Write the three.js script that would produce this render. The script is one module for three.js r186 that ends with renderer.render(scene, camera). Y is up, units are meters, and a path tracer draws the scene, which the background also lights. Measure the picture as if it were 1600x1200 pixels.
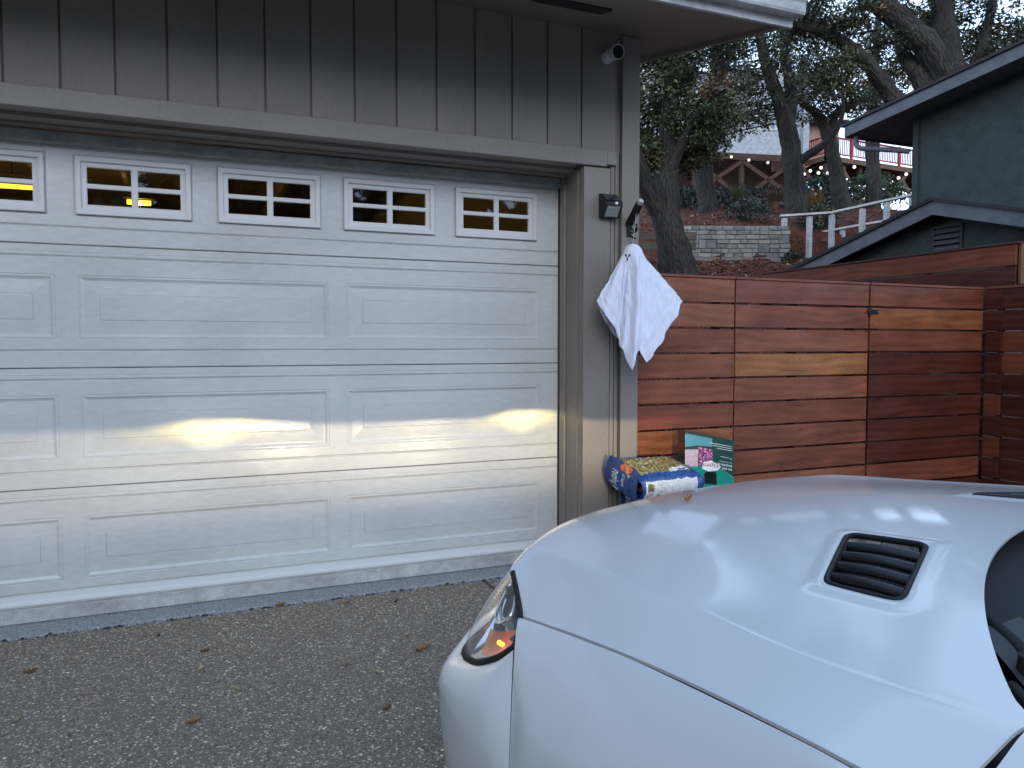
import * as THREE from 'three';
import { RoundedBoxGeometry } from 'three/addons/geometries/RoundedBoxGeometry.js';
import { mergeGeometries, mergeVertices } from 'three/addons/utils/BufferGeometryUtils.js';
import { Brush, Evaluator, SUBTRACTION } from 'three-bvh-csg';
import { createNoise2D, createNoise3D } from 'simplex-noise';

// ---------------------------------------------------------------- camera, sky, sun, exposure
const scene = new THREE.Scene();
const camera = new THREE.PerspectiveCamera(53.06, 4 / 3, 0.02, 600);
camera.position.set(0, 1.235, 4.02);
{
  const yaw = THREE.MathUtils.degToRad(23), pitch = THREE.MathUtils.degToRad(2.9);
  camera.lookAt(Math.sin(yaw) * Math.cos(pitch), 1.235 - Math.sin(pitch), 4.02 - Math.cos(yaw) * Math.cos(pitch));
}
const renderer = new THREE.WebGLRenderer({ antialias: true });
renderer.toneMapping = THREE.LinearToneMapping;
renderer.toneMappingExposure = 1.5;
renderer.shadowMap.enabled = true;

const n2 = createNoise2D(() => 0.37), n3 = createNoise3D(() => 0.61);
let seed = 12345;
const rnd = () => { seed = (seed + 0x6d2b79f5) | 0; let t = Math.imul(seed ^ (seed >>> 15), 1 | seed); t = (t + Math.imul(t ^ (t >>> 7), 61 | t)) ^ t; return ((t ^ (t >>> 14)) >>> 0) / 4294967296; };
const rr = (a, b) => a + (b - a) * rnd();
const clamp = (x, a = 0, b = 1) => Math.min(b, Math.max(a, x));
const ss = (a, b, x) => { const t = clamp((x - a) / (b - a)); return t * t * (3 - 2 * t); };
const lerp = (a, b, t) => a + (b - a) * t;
const V = (x, y, z) => new THREE.Vector3(x, y, z);

{ // dusk sky: pale bright band at the horizon, blue above, thin high cloud
  const W = 512, H = 256, d = new Float32Array(W * H * 4);
  for (let j = 0; j < H; j++) for (let i = 0; i < W; i++) {
    const el = (j + 0.5) / H * Math.PI - Math.PI / 2, az = i / W * Math.PI * 2;
    const s = Math.sin(el), up = clamp(s, 0, 1);
    const k = Math.pow(1 - up, 1.8);
    let r = lerp(0.20, 1.34, k), g = lerp(0.37, 1.70, k), b = lerp(0.64, 2.24, k);
    const cx = Math.cos(el) * Math.cos(az), cz = Math.cos(el) * Math.sin(az);
    const c = clamp(0.5 + 0.5 * (n3(cx * 2.2, s * 4, cz * 2.2) + 0.5 * n3(cx * 5, s * 9, cz * 5)) / 1.2);
    const m = 0.35 * c * c;
    r += m * 0.5; g += m * 0.42; b += m * 0.3;
    if (s < 0) { const f = clamp(1 + s * 6, 0.25, 1); r *= f; g *= f; b *= f; }
    const o = (j * W + i) * 4; d[o] = r; d[o + 1] = g; d[o + 2] = b; d[o + 3] = 1;
  }
  const t = new THREE.DataTexture(d, W, H, THREE.RGBAFormat, THREE.FloatType);
  t.mapping = THREE.EquirectangularReflectionMapping; t.magFilter = THREE.LinearFilter; t.minFilter = THREE.LinearFilter; t.needsUpdate = true;
  scene.background = t; scene.environment = t;
}
const sun = new THREE.DirectionalLight(new THREE.Color(1, 0.98, 0.96), 0.68);
sun.position.set(-6, 11, 22); sun.target.position.set(2, 0, 0);
sun.castShadow = true; sun.shadow.radius = 60;
Object.assign(sun.shadow.camera, { left: -30, right: 30, top: 30, bottom: -30, near: 0.5, far: 90 });
scene.add(sun, sun.target);

// ---------------------------------------------------------------- helpers
const taken = new Map();
function numbered(name) { const n = taken.get(name) || 0; taken.set(name, n + 1); return n ? name + '_' + String(n).padStart(3, '0') : name; }
function sh(o) { o.traverse((c) => { if (c.isMesh) { c.castShadow = true; c.receiveShadow = true; } }); return o; }
function thing(name, label, category, group, pos = [0, 0, 0], turn = 0) {
  const o = new THREE.Group(); o.name = numbered(name); o.position.set(...pos); o.rotation.y = turn;
  o.userData = { label, category }; if (group) o.userData.group = group; scene.add(o); return o;
}
function mesh(name, geo, mat, parent) {
  const m = new THREE.Mesh(Array.isArray(geo) ? merge(geo) : geo, mat); m.name = name; m.castShadow = m.receiveShadow = true; parent.add(m); return m;
}
function solo(name, geo, mat, label, category, group) {
  const m = mesh(numbered(name), geo, mat, scene); m.userData = { label, category }; if (group) m.userData.group = group; return m;
}
function struct(name, geo, mat) { const m = mesh(name, geo, mat, scene); m.userData = { kind: 'structure', label: name.replace(/_/g, ' ') + ' of the place', category: name.replace(/_/g, ' ') }; return m; }
function merge(list) {
  const gs = list.map((g) => { const q = g.index ? g.toNonIndexed() : g; for (const k of Object.keys(q.attributes)) if (!['position', 'normal', 'uv', 'color'].includes(k)) q.deleteAttribute(k); return q; });
  return gs.length === 1 ? gs[0] : mergeGeometries(gs);
}
// uv in metres by the way each face points; offsets shift the grain from piece to piece
function planar(g, du = 0, dv = 0) {
  const q = g.index ? g.toNonIndexed() : g, p = q.attributes.position, uv = new Float32Array(p.count * 2), a = V(0, 0, 0), b = V(0, 0, 0), c = V(0, 0, 0), n = V(0, 0, 0);
  for (let i = 0; i < p.count; i += 3) {
    a.fromBufferAttribute(p, i); b.fromBufferAttribute(p, i + 1); c.fromBufferAttribute(p, i + 2);
    n.subVectors(b, a).cross(c.clone().sub(a)); const ax = Math.abs(n.x), ay = Math.abs(n.y), az = Math.abs(n.z);
    [a, b, c].forEach((v, k) => {
      const o = (i + k) * 2;
      if (az >= ax && az >= ay) { uv[o] = v.x; uv[o + 1] = v.y; } else if (ax >= ay) { uv[o] = v.z; uv[o + 1] = v.y; } else { uv[o] = v.x; uv[o + 1] = v.z; }
      uv[o] += du; uv[o + 1] += dv;
    });
  }
  q.setAttribute('uv', new THREE.BufferAttribute(uv, 2)); return q;
}
function box(x0, x1, y0, y1, z0, z1, r = 0, du = 0, dv = 0) {
  const w = x1 - x0, h = y1 - y0, d = z1 - z0;
  const g = r > 0 ? new RoundedBoxGeometry(w, h, d, 1, Math.min(r, w / 2.1, h / 2.1, d / 2.1)) : new THREE.BoxGeometry(w, h, d);
  g.translate((x0 + x1) / 2, (y0 + y1) / 2, (z0 + z1) / 2); return planar(g, du, dv);
}
function bar(a, b, r, seg = 8, r2 = r) { // round bar between two points
  const A = V(...a), B = V(...b), L = A.distanceTo(B), g = new THREE.CylinderGeometry(r2, r, L, seg);
  g.applyQuaternion(new THREE.Quaternion().setFromUnitVectors(V(0, 1, 0), B.clone().sub(A).normalize())); g.translate((A.x + B.x) / 2, (A.y + B.y) / 2, (A.z + B.z) / 2); return planar(g);
}
function beam(a, b, w, h) { // square timber between two points
  const A = V(...a), B = V(...b), L = A.distanceTo(B), g = planar(new THREE.BoxGeometry(L, h, w), rnd() * 3, rnd());
  const x = B.clone().sub(A).normalize(), up = Math.abs(x.y) > 0.95 ? V(0, 0, 1) : V(0, 1, 0), z = x.clone().cross(up).normalize(), y = z.clone().cross(x);
  g.applyMatrix4(new THREE.Matrix4().makeBasis(x, y, z)); g.translate((A.x + B.x) / 2, (A.y + B.y) / 2, (A.z + B.z) / 2); return g;
}
function tube(pts, r, seg = 24, rad = 8) { return new THREE.TubeGeometry(new THREE.CatmullRomCurve3(pts.map((p) => V(...p))), seg, r, rad); }
// a grid surface: f(i/n, j/m) -> [x, y, z]
function grid(n, m, f, flip = false) {
  const pos = [], uv = [], idx = [];
  for (let i = 0; i <= n; i++) for (let j = 0; j <= m; j++) { pos.push(...f(i / n, j / m)); uv.push(i / n, j / m); }
  for (let i = 0; i < n; i++) for (let j = 0; j < m; j++) { const a = i * (m + 1) + j, b = a + 1, c = a + m + 1, d = c + 1; if (flip) idx.push(a, b, c, b, d, c); else idx.push(a, c, b, b, c, d); }
  const g = new THREE.BufferGeometry(); g.setAttribute('position', new THREE.Float32BufferAttribute(pos, 3)); g.setAttribute('uv', new THREE.Float32BufferAttribute(uv, 2)); g.setIndex(idx); g.computeVertexNormals(); return g;
}
function poly(pts, z0, z1, bevel = 0) { // outline in x,y extruded along z
  const s = new THREE.Shape(pts.map((p) => new THREE.Vector2(p[0], p[1])));
  const g = new THREE.ExtrudeGeometry(s, { depth: z1 - z0 - 2 * bevel, bevelEnabled: bevel > 0, bevelSize: bevel, bevelThickness: bevel, bevelSegments: 1, bevelOffset: -bevel }); g.translate(0, 0, z0 + bevel); return planar(g);
}

function prismX(zy, x0, x1) { // outline in z,y extruded along x
  const g = new THREE.ExtrudeGeometry(new THREE.Shape(zy.map((p) => new THREE.Vector2(p[0], p[1]))), { depth: x1 - x0, bevelEnabled: false });
  g.rotateY(-Math.PI / 2); g.translate(x1, 0, 0); return planar(g, rnd(), rnd());
}

// ---------------------------------------------------------------- textures (what surfaces are made of)
function tex(n, f, { srgb = false, rep = 1 } = {}) {
  const d = new Uint8Array(n * n * 4);
  for (let j = 0; j < n; j++) for (let i = 0; i < n; i++) { const v = f(i / n, j / n), o = (j * n + i) * 4; const c = Array.isArray(v) ? v : [v, v, v]; d[o] = clamp(c[0]) * 255; d[o + 1] = clamp(c[1]) * 255; d[o + 2] = clamp(c[2]) * 255; d[o + 3] = 255; }
  const t = new THREE.DataTexture(d, n, n); t.wrapS = t.wrapT = THREE.RepeatWrapping; t.magFilter = THREE.LinearFilter; t.minFilter = THREE.LinearMipmapLinearFilter; t.generateMipmaps = true; t.repeat.set(rep, rep);
  if (srgb) t.colorSpace = THREE.SRGBColorSpace; t.needsUpdate = true; return t;
}
// noise that tiles over 0..1: fx, fy = cells across
const TAU = Math.PI * 2, n4cache = createNoise3D(() => 0.83);
function tn(u, v, fx, fy, k = 0) { // blend of four shifted samples so that it wraps
  const a = n2(u * fx + k, v * fy + k), b = n2((u - 1) * fx + k, v * fy + k), c = n2(u * fx + k, (v - 1) * fy + k), d = n2((u - 1) * fx + k, (v - 1) * fy + k);
  const x = ss(0, 1, u), y = ss(0, 1, v); return lerp(lerp(a, b, x), lerp(c, d, x), y);
}
const T = {};
T.doorBump = tex(1024, (u, v) => { // pressed wood grain on the steel door, 1 m
  const w = 0.02 * tn(u, v, 3, 3); return 0.5 + 0.12 * tn(u, v + w, 6, 190, 3) + 0.1 * tn(u, v + w, 14, 330, 9) + 0.07 * tn(u, v, 60, 200, 1) + 0.22 * tn(u, v, 130, 150, 6);
});
T.doorCol = tex(512, (u, v) => { const g = 0.93 + 0.035 * tn(u, v, 3, 4) + 0.02 * tn(u, v, 22, 60, 5) + 0.015 * tn(u, v, 120, 130, 2); return [g, g, g * 0.995]; }, { srgb: true, rep: 0.5 });
T.sidingBump = tex(1024, (u, v) => 0.5 + 0.2 * tn(u, v, 180, 5, 3) + 0.2 * tn(u, v, 330, 12, 7) + 0.2 * tn(u, v, 120, 110, 4));
T.sidingCol = tex(512, (u, v) => { const g = 0.87 + 0.04 * tn(u, v, 3, 2, 8) + 0.012 * tn(u, v, 90, 4, 2) + 0.025 * tn(u, v, 60, 60, 1); return [g, g, g]; }, { srgb: true, rep: 0.6 });
T.wood = tex(1024, (u, v) => { // red stained boards, grain along u, 1.5 m by 0.75 m of board
  const w = 0.035 * tn(u, v, 1.3, 3, 4) + 0.004 * tn(u, v, 6, 5, 1), ring = Math.sin((v * 22 + w * 22) * TAU) * (0.5 + 0.5 * tn(u, v, 2, 6, 6));
  const fine = tn(u, v, 8, 260, 2), pore = tn(u, v, 30, 420, 5); const k = 0.76 + 0.055 * ring + 0.09 * fine + 0.06 * pore + 0.10 * tn(u, v, 3, 6, 8);
  return [k, k * (0.94 + 0.05 * ring), k * (0.90 + 0.05 * ring)];
}, { srgb: true, rep: 0.8 });
T.woodBump = tex(1024, (u, v) => 0.5 + 0.25 * tn(u, v, 8, 260, 2) + 0.2 * tn(u, v, 30, 420, 5), { rep: 0.8 });
T.woodRough = tex(512, (u, v) => { const g = 0.62 + 0.2 * tn(u, v, 4, 9, 3) + 0.14 * tn(u, v, 12, 160, 5); return [g, g, g]; }, { rep: 0.8 });
T.bark = tex(512, (u, v) => { const w = 0.02 * tn(u, v, 6, 6); const r = 1 - Math.abs(tn(u + w, v, 22, 3, 3)); const s = 1 - Math.abs(tn(u, v + w, 40, 9, 8)); const g = 0.78 - 0.5 * r * r * r + 0.25 * (1 - s) + 0.12 * tn(u, v, 60, 40); return [g, g * 0.96, g * 0.9]; }, { srgb: true });
T.barkBump = tex(512, (u, v) => { const w = 0.02 * tn(u, v, 6, 6); const r = 1 - Math.abs(tn(u + w, v, 22, 3, 3)); const s = 1 - Math.abs(tn(u, v + w, 40, 9, 8)); return 0.85 - 0.6 * r * r * r - 0.2 * s * s + 0.1 * tn(u, v, 60, 40); });
T.stucco = tex(512, (u, v) => 0.5 + 0.25 * tn(u, v, 40, 40, 2) + 0.25 * tn(u, v, 110, 110, 6));
T.mottle = tex(512, (u, v) => { const g = 0.84 + 0.09 * tn(u, v, 4, 4, 2) + 0.06 * tn(u, v, 16, 16, 5) + 0.05 * tn(u, v, 70, 70, 7); return [g, g, g]; }, { srgb: true });
T.mulch = tex(1024, (u, v) => { const a = tn(u, v, 60, 40, 1), b = tn(u, v, 35, 90, 5), c = tn(u, v, 5, 5, 3), k = 0.5 + 0.28 * a + 0.22 * b + 0.16 * c; return [k * 0.62 + 0.06, k * 0.40 + 0.03, k * 0.31 + 0.02]; }, { srgb: true, rep: 0.5 });
T.mulchBump = tex(512, (u, v) => 0.5 + 0.3 * tn(u, v, 60, 40, 1) + 0.25 * tn(u, v, 35, 90, 5), { rep: 0.5 });
// exposed aggregate: pebbles set in cement, 1.2 m square
function pebbles(base, cols, count, sizes, sd, size = 1.2, blots = 0) {
  const N = 2048, mk = () => { const c = document.createElement('canvas'); c.width = c.height = N; return c; };
  const cc = mk(), cb = mk(), x = cc.getContext('2d'), y = cb.getContext('2d');
  x.fillStyle = base; x.fillRect(0, 0, N, N); y.fillStyle = '#303030'; y.fillRect(0, 0, N, N);
  const keep = seed; seed = sd;
  for (let k = 0; k < count; k++) {
    const px = rnd() * N, py = rnd() * N, s = lerp(sizes[0], sizes[1], Math.pow(rnd(), 2.4)), e = rr(0.55, 1), a = rnd() * 3.14, c = cols[Math.floor(rnd() * cols.length)], l = rr(0.75, 1.12), hb = Math.floor(rr(110, 235));
    for (const ox of px < 30 ? [0, N] : px > N - 30 ? [0, -N] : [0]) for (const oy of py < 30 ? [0, N] : py > N - 30 ? [0, -N] : [0]) {
      x.fillStyle = 'rgb(' + c.map((q) => Math.floor(clamp(q * l, 0, 255))).join(',') + ')'; x.beginPath(); x.ellipse(px + ox, py + oy, s, s * e, a, 0, TAU); x.fill();
      y.fillStyle = 'rgb(' + [hb, hb, hb].join(',') + ')'; y.beginPath(); y.ellipse(px + ox, py + oy, s * 0.85, s * e * 0.85, a, 0, TAU); y.fill();
    }
  }
  for (let k = 0; k < blots; k++) { // stained and bleached patches, made of grains
    const bx = rnd() * N, by = rnd() * N, br = rr(40, 190), dark = rnd() < 0.62; for (let i = 0; i < br * 9; i++) { const a = rnd() * TAU, q = br * Math.sqrt(rnd()) * (0.6 + 0.4 * Math.sin(a * 3 + k)), c = dark ? Math.floor(rr(34, 70)) : Math.floor(rr(170, 215)); x.fillStyle = 'rgba(' + [c, c * 0.96, c * 0.9].map(Math.floor).join(',') + ',' + rr(0.12, 0.4) + ')'; x.beginPath(); x.arc((bx + Math.cos(a) * q * 1.4 + N) % N, (by + Math.sin(a) * q + N) % N, rr(1, 3.4), 0, TAU); x.fill(); } }
  seed = keep;
  const mkT = (c, s) => { const t = new THREE.CanvasTexture(c); t.wrapS = t.wrapT = THREE.RepeatWrapping; if (s) t.colorSpace = THREE.SRGBColorSpace; t.repeat.set(1 / size, 1 / size); return t; };
  return [mkT(cc, true), mkT(cb, false)];
}
[T.drive, T.driveBump] = pebbles('rgb(120,109,97)', [[184, 168, 148], [152, 141, 129], [204, 190, 168], [134, 124, 114], [170, 148, 122], [122, 111, 100], [232, 222, 204], [92, 86, 80], [180, 158, 130], [100, 92, 84]], 150000, [1.2, 4.9], 77, 2.4, 0);
[T.strip, T.stripBump] = pebbles('rgb(150,152,156)', [[170, 172, 174], [120, 124, 130], [196, 196, 194], [98, 102, 110], [150, 148, 146], [216, 214, 210]], 42000, [2, 7], 99);

// ---------------------------------------------------------------- materials
const std = (o) => new THREE.MeshStandardMaterial(o), phy = (o) => new THREE.MeshPhysicalMaterial(o);
const lin = (r, g, b) => new THREE.Color().setRGB(r, g, b);
const M = {
  door: phy({ color: lin(0.74, 0.74, 0.73), map: T.doorCol, bumpMap: T.doorBump, bumpScale: 0.0008, roughness: 0.18, specularIntensity: 0.9 }),
  doorFrame: std({ color: lin(0.72, 0.71, 0.71), roughness: 0.42 }),
  seal: std({ color: lin(0.42, 0.43, 0.43), roughness: 0.7, map: T.mottle }),
  boardWhite: std({ color: lin(0.66, 0.64, 0.62), map: T.mottle, roughness: 0.65 }),
  siding: std({ color: lin(0.31, 0.265, 0.225), map: T.sidingCol, bumpMap: T.sidingBump, bumpScale: 0.00028, roughness: 0.62 }),
  trim: std({ color: lin(0.33, 0.285, 0.25), map: T.sidingCol, bumpMap: T.sidingBump, bumpScale: 0.0002, roughness: 0.5 }),
  jamb: std({ color: lin(0.33, 0.285, 0.25), map: T.sidingCol, bumpMap: T.sidingBump, bumpScale: 0.001, roughness: 0.42 }),
  dark: std({ color: lin(0.07, 0.07, 0.07), roughness: 0.8 }),
  black: std({ color: lin(0.012, 0.012, 0.013), roughness: 0.42 }),
  iron: std({ color: lin(0.03, 0.028, 0.027), roughness: 0.5, metalness: 0.6 }),
  gutter: std({ color: lin(0.72, 0.72, 0.73), roughness: 0.38, map: T.mottle }),
  glass: phy({ color: lin(1, 1, 1), roughness: 0.02, transmission: 1, thickness: 0, ior: 1.45 }),
  shingle: std({ color: lin(0.035, 0.035, 0.038), roughness: 0.9, bumpMap: T.stucco, bumpScale: 0.003 }),
  interior: std({ color: lin(0.28, 0.21, 0.15), roughness: 0.85, map: T.mottle }),
  drive: std({ color: 0xffffff, map: T.drive, bumpMap: T.driveBump, bumpScale: 0.0035, roughness: 0.82 }),
  strip: std({ color: 0xffffff, map: T.strip, bumpMap: T.stripBump, bumpScale: 0.003, roughness: 0.75 }),
  dirt: std({ color: lin(0.035, 0.03, 0.026), roughness: 1, bumpMap: T.mulchBump, bumpScale: 0.01 }),
  mulch: std({ color: lin(0.86, 0.60, 0.50), map: T.mulch, bumpMap: T.mulchBump, bumpScale: 0.03, roughness: 1 }),
  white: std({ color: lin(0.72, 0.72, 0.70), roughness: 0.55, map: T.mottle }),
};
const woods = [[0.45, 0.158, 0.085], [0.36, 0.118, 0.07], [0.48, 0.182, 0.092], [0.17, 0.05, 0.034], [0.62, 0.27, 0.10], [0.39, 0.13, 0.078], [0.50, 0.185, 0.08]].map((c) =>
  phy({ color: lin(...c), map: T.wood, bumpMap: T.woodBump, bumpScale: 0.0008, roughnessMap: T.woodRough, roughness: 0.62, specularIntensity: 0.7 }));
// ---------------------------------------------------------------- ground, driveway, hillside
const GY = -0.03; // driveway level in front of the door
{
  const g = planar(new THREE.PlaneGeometry(700, 700).rotateX(-Math.PI / 2)); g.translate(0, -0.085, 0); struct('ground', g, M.dirt).userData.label = 'bare dark earth below and around the driveway';
  const d = new THREE.Group(); d.name = 'driveway'; d.userData = { kind: 'structure', label: 'exposed aggregate driveway slabs before the garage', category: 'driveway' }; scene.add(d);
  for (const [x0, x1] of [[-8.2, -4.92], [-4.9, -1.62], [-1.6, 1.448], [1.466, 4.72], [4.738, 8]]) for (const [z0, z1] of [[0.205, 4.1], [4.118, 8], [8.018, 13]]) mesh('slab', box(x0, x1, -0.083, GY, z0, z1, 0.006), M.drive, d);
  const s = mesh('threshold_strip', box(-2.9, 2.36, -0.083, GY + 0.006, -0.16, 0.178, 0.008), M.strip, d);
  // crumbled asphalt filler in the joint, and grit that lies along it
  const gs = [];
  for (let k = 0; k < 330; k++) { const q = new THREE.IcosahedronGeometry(rr(0.003, 0.009), 0); q.scale(rr(1, 2.4), rr(0.5, 0.9), 1); q.rotateY(rr(0, 6)); q.translate(rr(-2.2, 2), GY - 0.006 + rr(-0.008, 0.006), 0.192 + rr(-0.012, 0.012) + 0.012 * n2(k * 0.1, 3)); gs.push(planar(q)); }
  const c = mesh('joint_filler', gs, std({ color: lin(0.045, 0.042, 0.038), roughness: 0.95 }), d); c.userData = { kind: 'stuff' };
}
// the hillside, over (t metres away, a metres to the right) of the driveway
const F0 = [Math.sin(0.40143), -Math.cos(0.40143)], R0 = [Math.cos(0.40143), Math.sin(0.40143)];
const prof = [[5, -0.2], [6.6, -0.1], [7.3, 1.0], [8.2, 1.8], [9.3, 2.05], [12, 2.42], [14.9, 2.82], [15.4, 3.5], [19, 4.4], [22, 5.0], [25, 5.6], [31, 7.0], [40, 8.75], [55, 10.2], [75, 10.6]];
function hill(X, Z) {
  const t = F0[0] * X + F0[1] * (Z - 4.02), a = R0[0] * X + R0[1] * (Z - 4.02), k = a / Math.max(t, 1);
  let h = prof[0][1]; for (let i = 1; i < prof.length; i++) { if (t > prof[i][0]) h = prof[i][1]; else { h = lerp(prof[i - 1][1], prof[i][1], clamp((t - prof[i - 1][0]) / (prof[i][0] - prof[i - 1][0]))); break; } }
  if (t > 14.9 && t < 15.45 && a > 3 && a < 5.1) h = t < 15.12 ? 2.84 : 3.5;
  if (t > 14 && t < 17.2 && a > 5.1) h = t < 16.45 ? 2.75 : lerp(3.4, 3.9, (t - 16.45) / 0.75);
  if (t > 24) h = Math.min(h, lerp(h, 5.4, ss(0.45, 0.5, k)));
  h *= ss(2.5, 3.4, X) * (1 - ss(6.3, 7.6, X) * ss(-6.4, -5.2, Z)); 
  return h - 0.12 * (1 - ss(2.5, 3.4, X)) + (h > 1 ? 0.05 * n2(X * 0.7, Z * 0.7) + 0.03 * n2(X * 2.3, Z * 2.3) : 0);
}
{
  const n = 190, m = 130;
  const g = grid(n, m, (i, j) => { const t = 5.4 + 70 * Math.pow(i, 1.9), a = lerp(-0.05, 0.95, j) * t; const X = F0[0] * t + R0[0] * a, Z = 4.02 + F0[1] * t + R0[1] * a; return [X, hill(X, Z), Z]; });
  const uv = g.attributes.uv, p = g.attributes.position; for (let i = 0; i < p.count; i++) uv.setXY(i, p.getX(i), p.getZ(i));
  struct('hillside', g, M.mulch).userData.label = 'hillside covered in reddish bark mulch below the oaks';
  const chip = new THREE.BoxGeometry(0.07, 0.012, 0.025), im = new THREE.InstancedMesh(chip, std({ color: 0xffffff, roughness: 0.95 }), 9000), mt = new THREE.Matrix4(), q = new THREE.Quaternion(), e = new THREE.Euler(), c = new THREE.Color();
  for (let k = 0; k < 9000; k++) {
    const t = k < 4500 ? rr(8, 14.6) : rr(15.5, 27), a = t * rr(0.13, 0.5), X = F0[0] * t + R0[0] * a, Z = 4.02 + F0[1] * t + R0[1] * a;
    q.setFromEuler(e.set(rr(-0.5, 0.5), rr(0, 6.3), rr(-0.5, 0.5))); const s = rr(0.5, 1.5); mt.compose(V(X, hill(X, Z) + 0.008, Z), q, V(s, s, s)); im.setMatrixAt(k, mt);
    const w = rnd(); c.setRGB(...(w < 0.06 ? [0.34, 0.26, 0.18] : [0.075 + 0.09 * rnd(), 0.026 + 0.03 * rnd(), 0.016 + 0.015 * rnd()])); im.setColorAt(k, c);
  }
  im.name = 'mulch_chips'; im.userData = { kind: 'stuff', label: 'loose reddish bark chips strewn over the hillside', category: 'mulch' }; im.castShadow = im.receiveShadow = true; scene.add(im);
}

// ---------------------------------------------------------------- garage
const garage = thing('garage', 'grey garage with vertical grooved siding and white gutter', 'garage');
{
  const WZ = 0.3, XR = 2.34, XL = -4.2;
  // siding boards between grooves above the door, and beside it
  const bw = 0.2032, g0 = 1.985; 
  const edges = []; for (let k = -30; k <= 0; k++) { const x = g0 + k * bw; if (x > XL) edges.push(x); }
  edges.push(2.2);
  for (let k = 0; k + 1 < edges.length; k++) mesh('siding_board', box(edges[k] + 0.0045, edges[k + 1] - 0.0045, 2.27, 2.93, WZ - 0.012, WZ, 0.002, rnd() * 2, rnd() * 2), M.siding, garage);
  mesh('siding_board', box(2.172, 2.196, 0.0, 2.215, WZ - 0.022, WZ - 0.006, 0.002, 0.3, 0.1), M.siding, garage);
  mesh('siding_board', box(2.0, 2.164, GY + 0.004, 2.2, WZ - 0.012, WZ + 0.004, 0.003, rnd(), rnd()), M.trim, garage);
  mesh('siding_board', box(2.204, 2.226, 0.0, 2.90, WZ - 0.03, WZ - 0.012, 0.002, rnd(), rnd()), M.trim, garage);
  mesh('skirting_board', box(2.09, 2.32, GY + 0.003, 0.30, WZ + 0.006, WZ + 0.02, 0.003), M.siding, garage);
  // backing wall and the box of the building
  mesh('wall', [box(XL, XR - 0.02, 2.29, 2.95, 0.12, WZ - 0.014), box(2.01, XR - 0.02, GY, 2.29, -0.1, WZ - 0.024), box(XL, -2.89, GY, 2.29, -0.1, WZ - 0.013)], M.siding, garage);
  mesh('side_wall', box(XR - 0.14, XR - 0.002, GY, 2.93, -6.5, 0.105), M.siding, garage);
  // corner board
  mesh('corner_board', box(2.232, XR + 0.004, GY, 2.92, WZ - 0.02, WZ + 0.012, 0.003), M.trim, garage);
  mesh('corner_board', box(XR - 0.016, XR + 0.018, GY, 2.92, 0.16, WZ - 0.022, 0.003), M.trim, garage);
  // header over the opening, its drip edge, and the recessed reveal
  mesh('header_board', box(XL, 2.135, 2.205, 2.292, WZ - 0.004, WZ + 0.019, 0.004), M.trim, garage);
  mesh('header_board', box(2.137, 2.196, 2.218, 2.292, WZ - 0.004, WZ + 0.014, 0.003), M.trim, garage);
  mesh('reveal_top', [box(-2.9, 2.0, 2.212, 2.26, 0.2, WZ - 0.006), box(-2.9, 2.0, 2.196, 2.24, 0.11, 0.198), box(-2.9, 2.0, 2.186, 2.24, 0.052, 0.108)], M.jamb, garage);
  mesh('jamb', box(2.0, 2.024, GY, 2.2, 0.245, WZ - 0.014, 0.003, 0.2), M.jamb, garage);
  mesh('jamb', box(1.996, 2.024, GY, 2.2, 0.16, 0.24, 0.003, 0.5), M.jamb, garage);
  mesh('jamb', box(2.001, 2.024, GY, 2.2, 0.096, 0.155, 0.003, 0.8), M.jamb, garage);
  mesh('jamb', box(1.99, 2.024, GY, 2.2, 0.03, 0.09, 0.004, 1.1), M.jamb, garage);
  mesh('weather_strip', box(-2.88, 1.992, 2.128, 2.185, 0.018, 0.05, 0.01), M.seal, garage);
  // eaves: sloping soffit, fascia, gutter, rake edge and roof
  const O = 0.78, s = 0.205, ye = 2.93 - O * s, xr = 2.69, z1 = WZ + O;
  mesh('soffit', grid(40, 4, (i, j) => { const z = lerp(-0.4, z1, j); return [lerp(XL - 1, xr - 0.02, i), 2.93 - (z - WZ) * s, z]; }), M.siding, garage);
  const ridge = -3.4, top = (z) => ye + 0.085 + (z1 - Math.max(z, 2 * ridge - z)) * s;
  mesh('roof', prismX([[z1 + 0.05, top(z1) - 0.01], [z1 + 0.05, top(z1) + 0.02], [ridge, top(ridge) + 0.03], [-7.9, top(-7.9) + 0.03], [-7.9, top(-7.9)], [ridge, top(ridge)]].reverse(), XL - 1, xr + 0.015), M.shingle, garage);
  mesh('fascia', box(XL - 1, xr, ye - 0.03, ye + 0.075, z1, z1 + 0.02, 0.003), M.gutter, garage);
  // gutter with its ogee front, run along the eave
  const gp = [[0, 0.0], [0.055, 0.0], [0.06, 0.012], [0.062, 0.05], [0.072, 0.072], [0.1, 0.095], [0.112, 0.115], [0.112, 0.132], [0.102, 0.132], [0.0, 0.128]];
  const gg = new THREE.ExtrudeGeometry(new THREE.Shape(gp.map((p) => new THREE.Vector2(p[0], p[1]))), { depth: xr + 0.02 - XL + 1, bevelEnabled: false });
  gg.rotateY(-Math.PI / 2).scale(1, 1, 1); gg.translate(xr + 0.02, ye + 0.012, z1 + 0.022); 
  mesh('gutter', planar(gg), M.gutter, garage);
  // rake board rising along the open gable side
  mesh('rake_board', prismX([[z1 - 0.001, ye - 0.02], [z1 - 0.001, top(z1) - 0.012], [ridge, top(ridge) - 0.002], [ridge, top(ridge) - 0.12]].reverse(), xr - 0.03, xr - 0.001), M.siding, garage);
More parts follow.
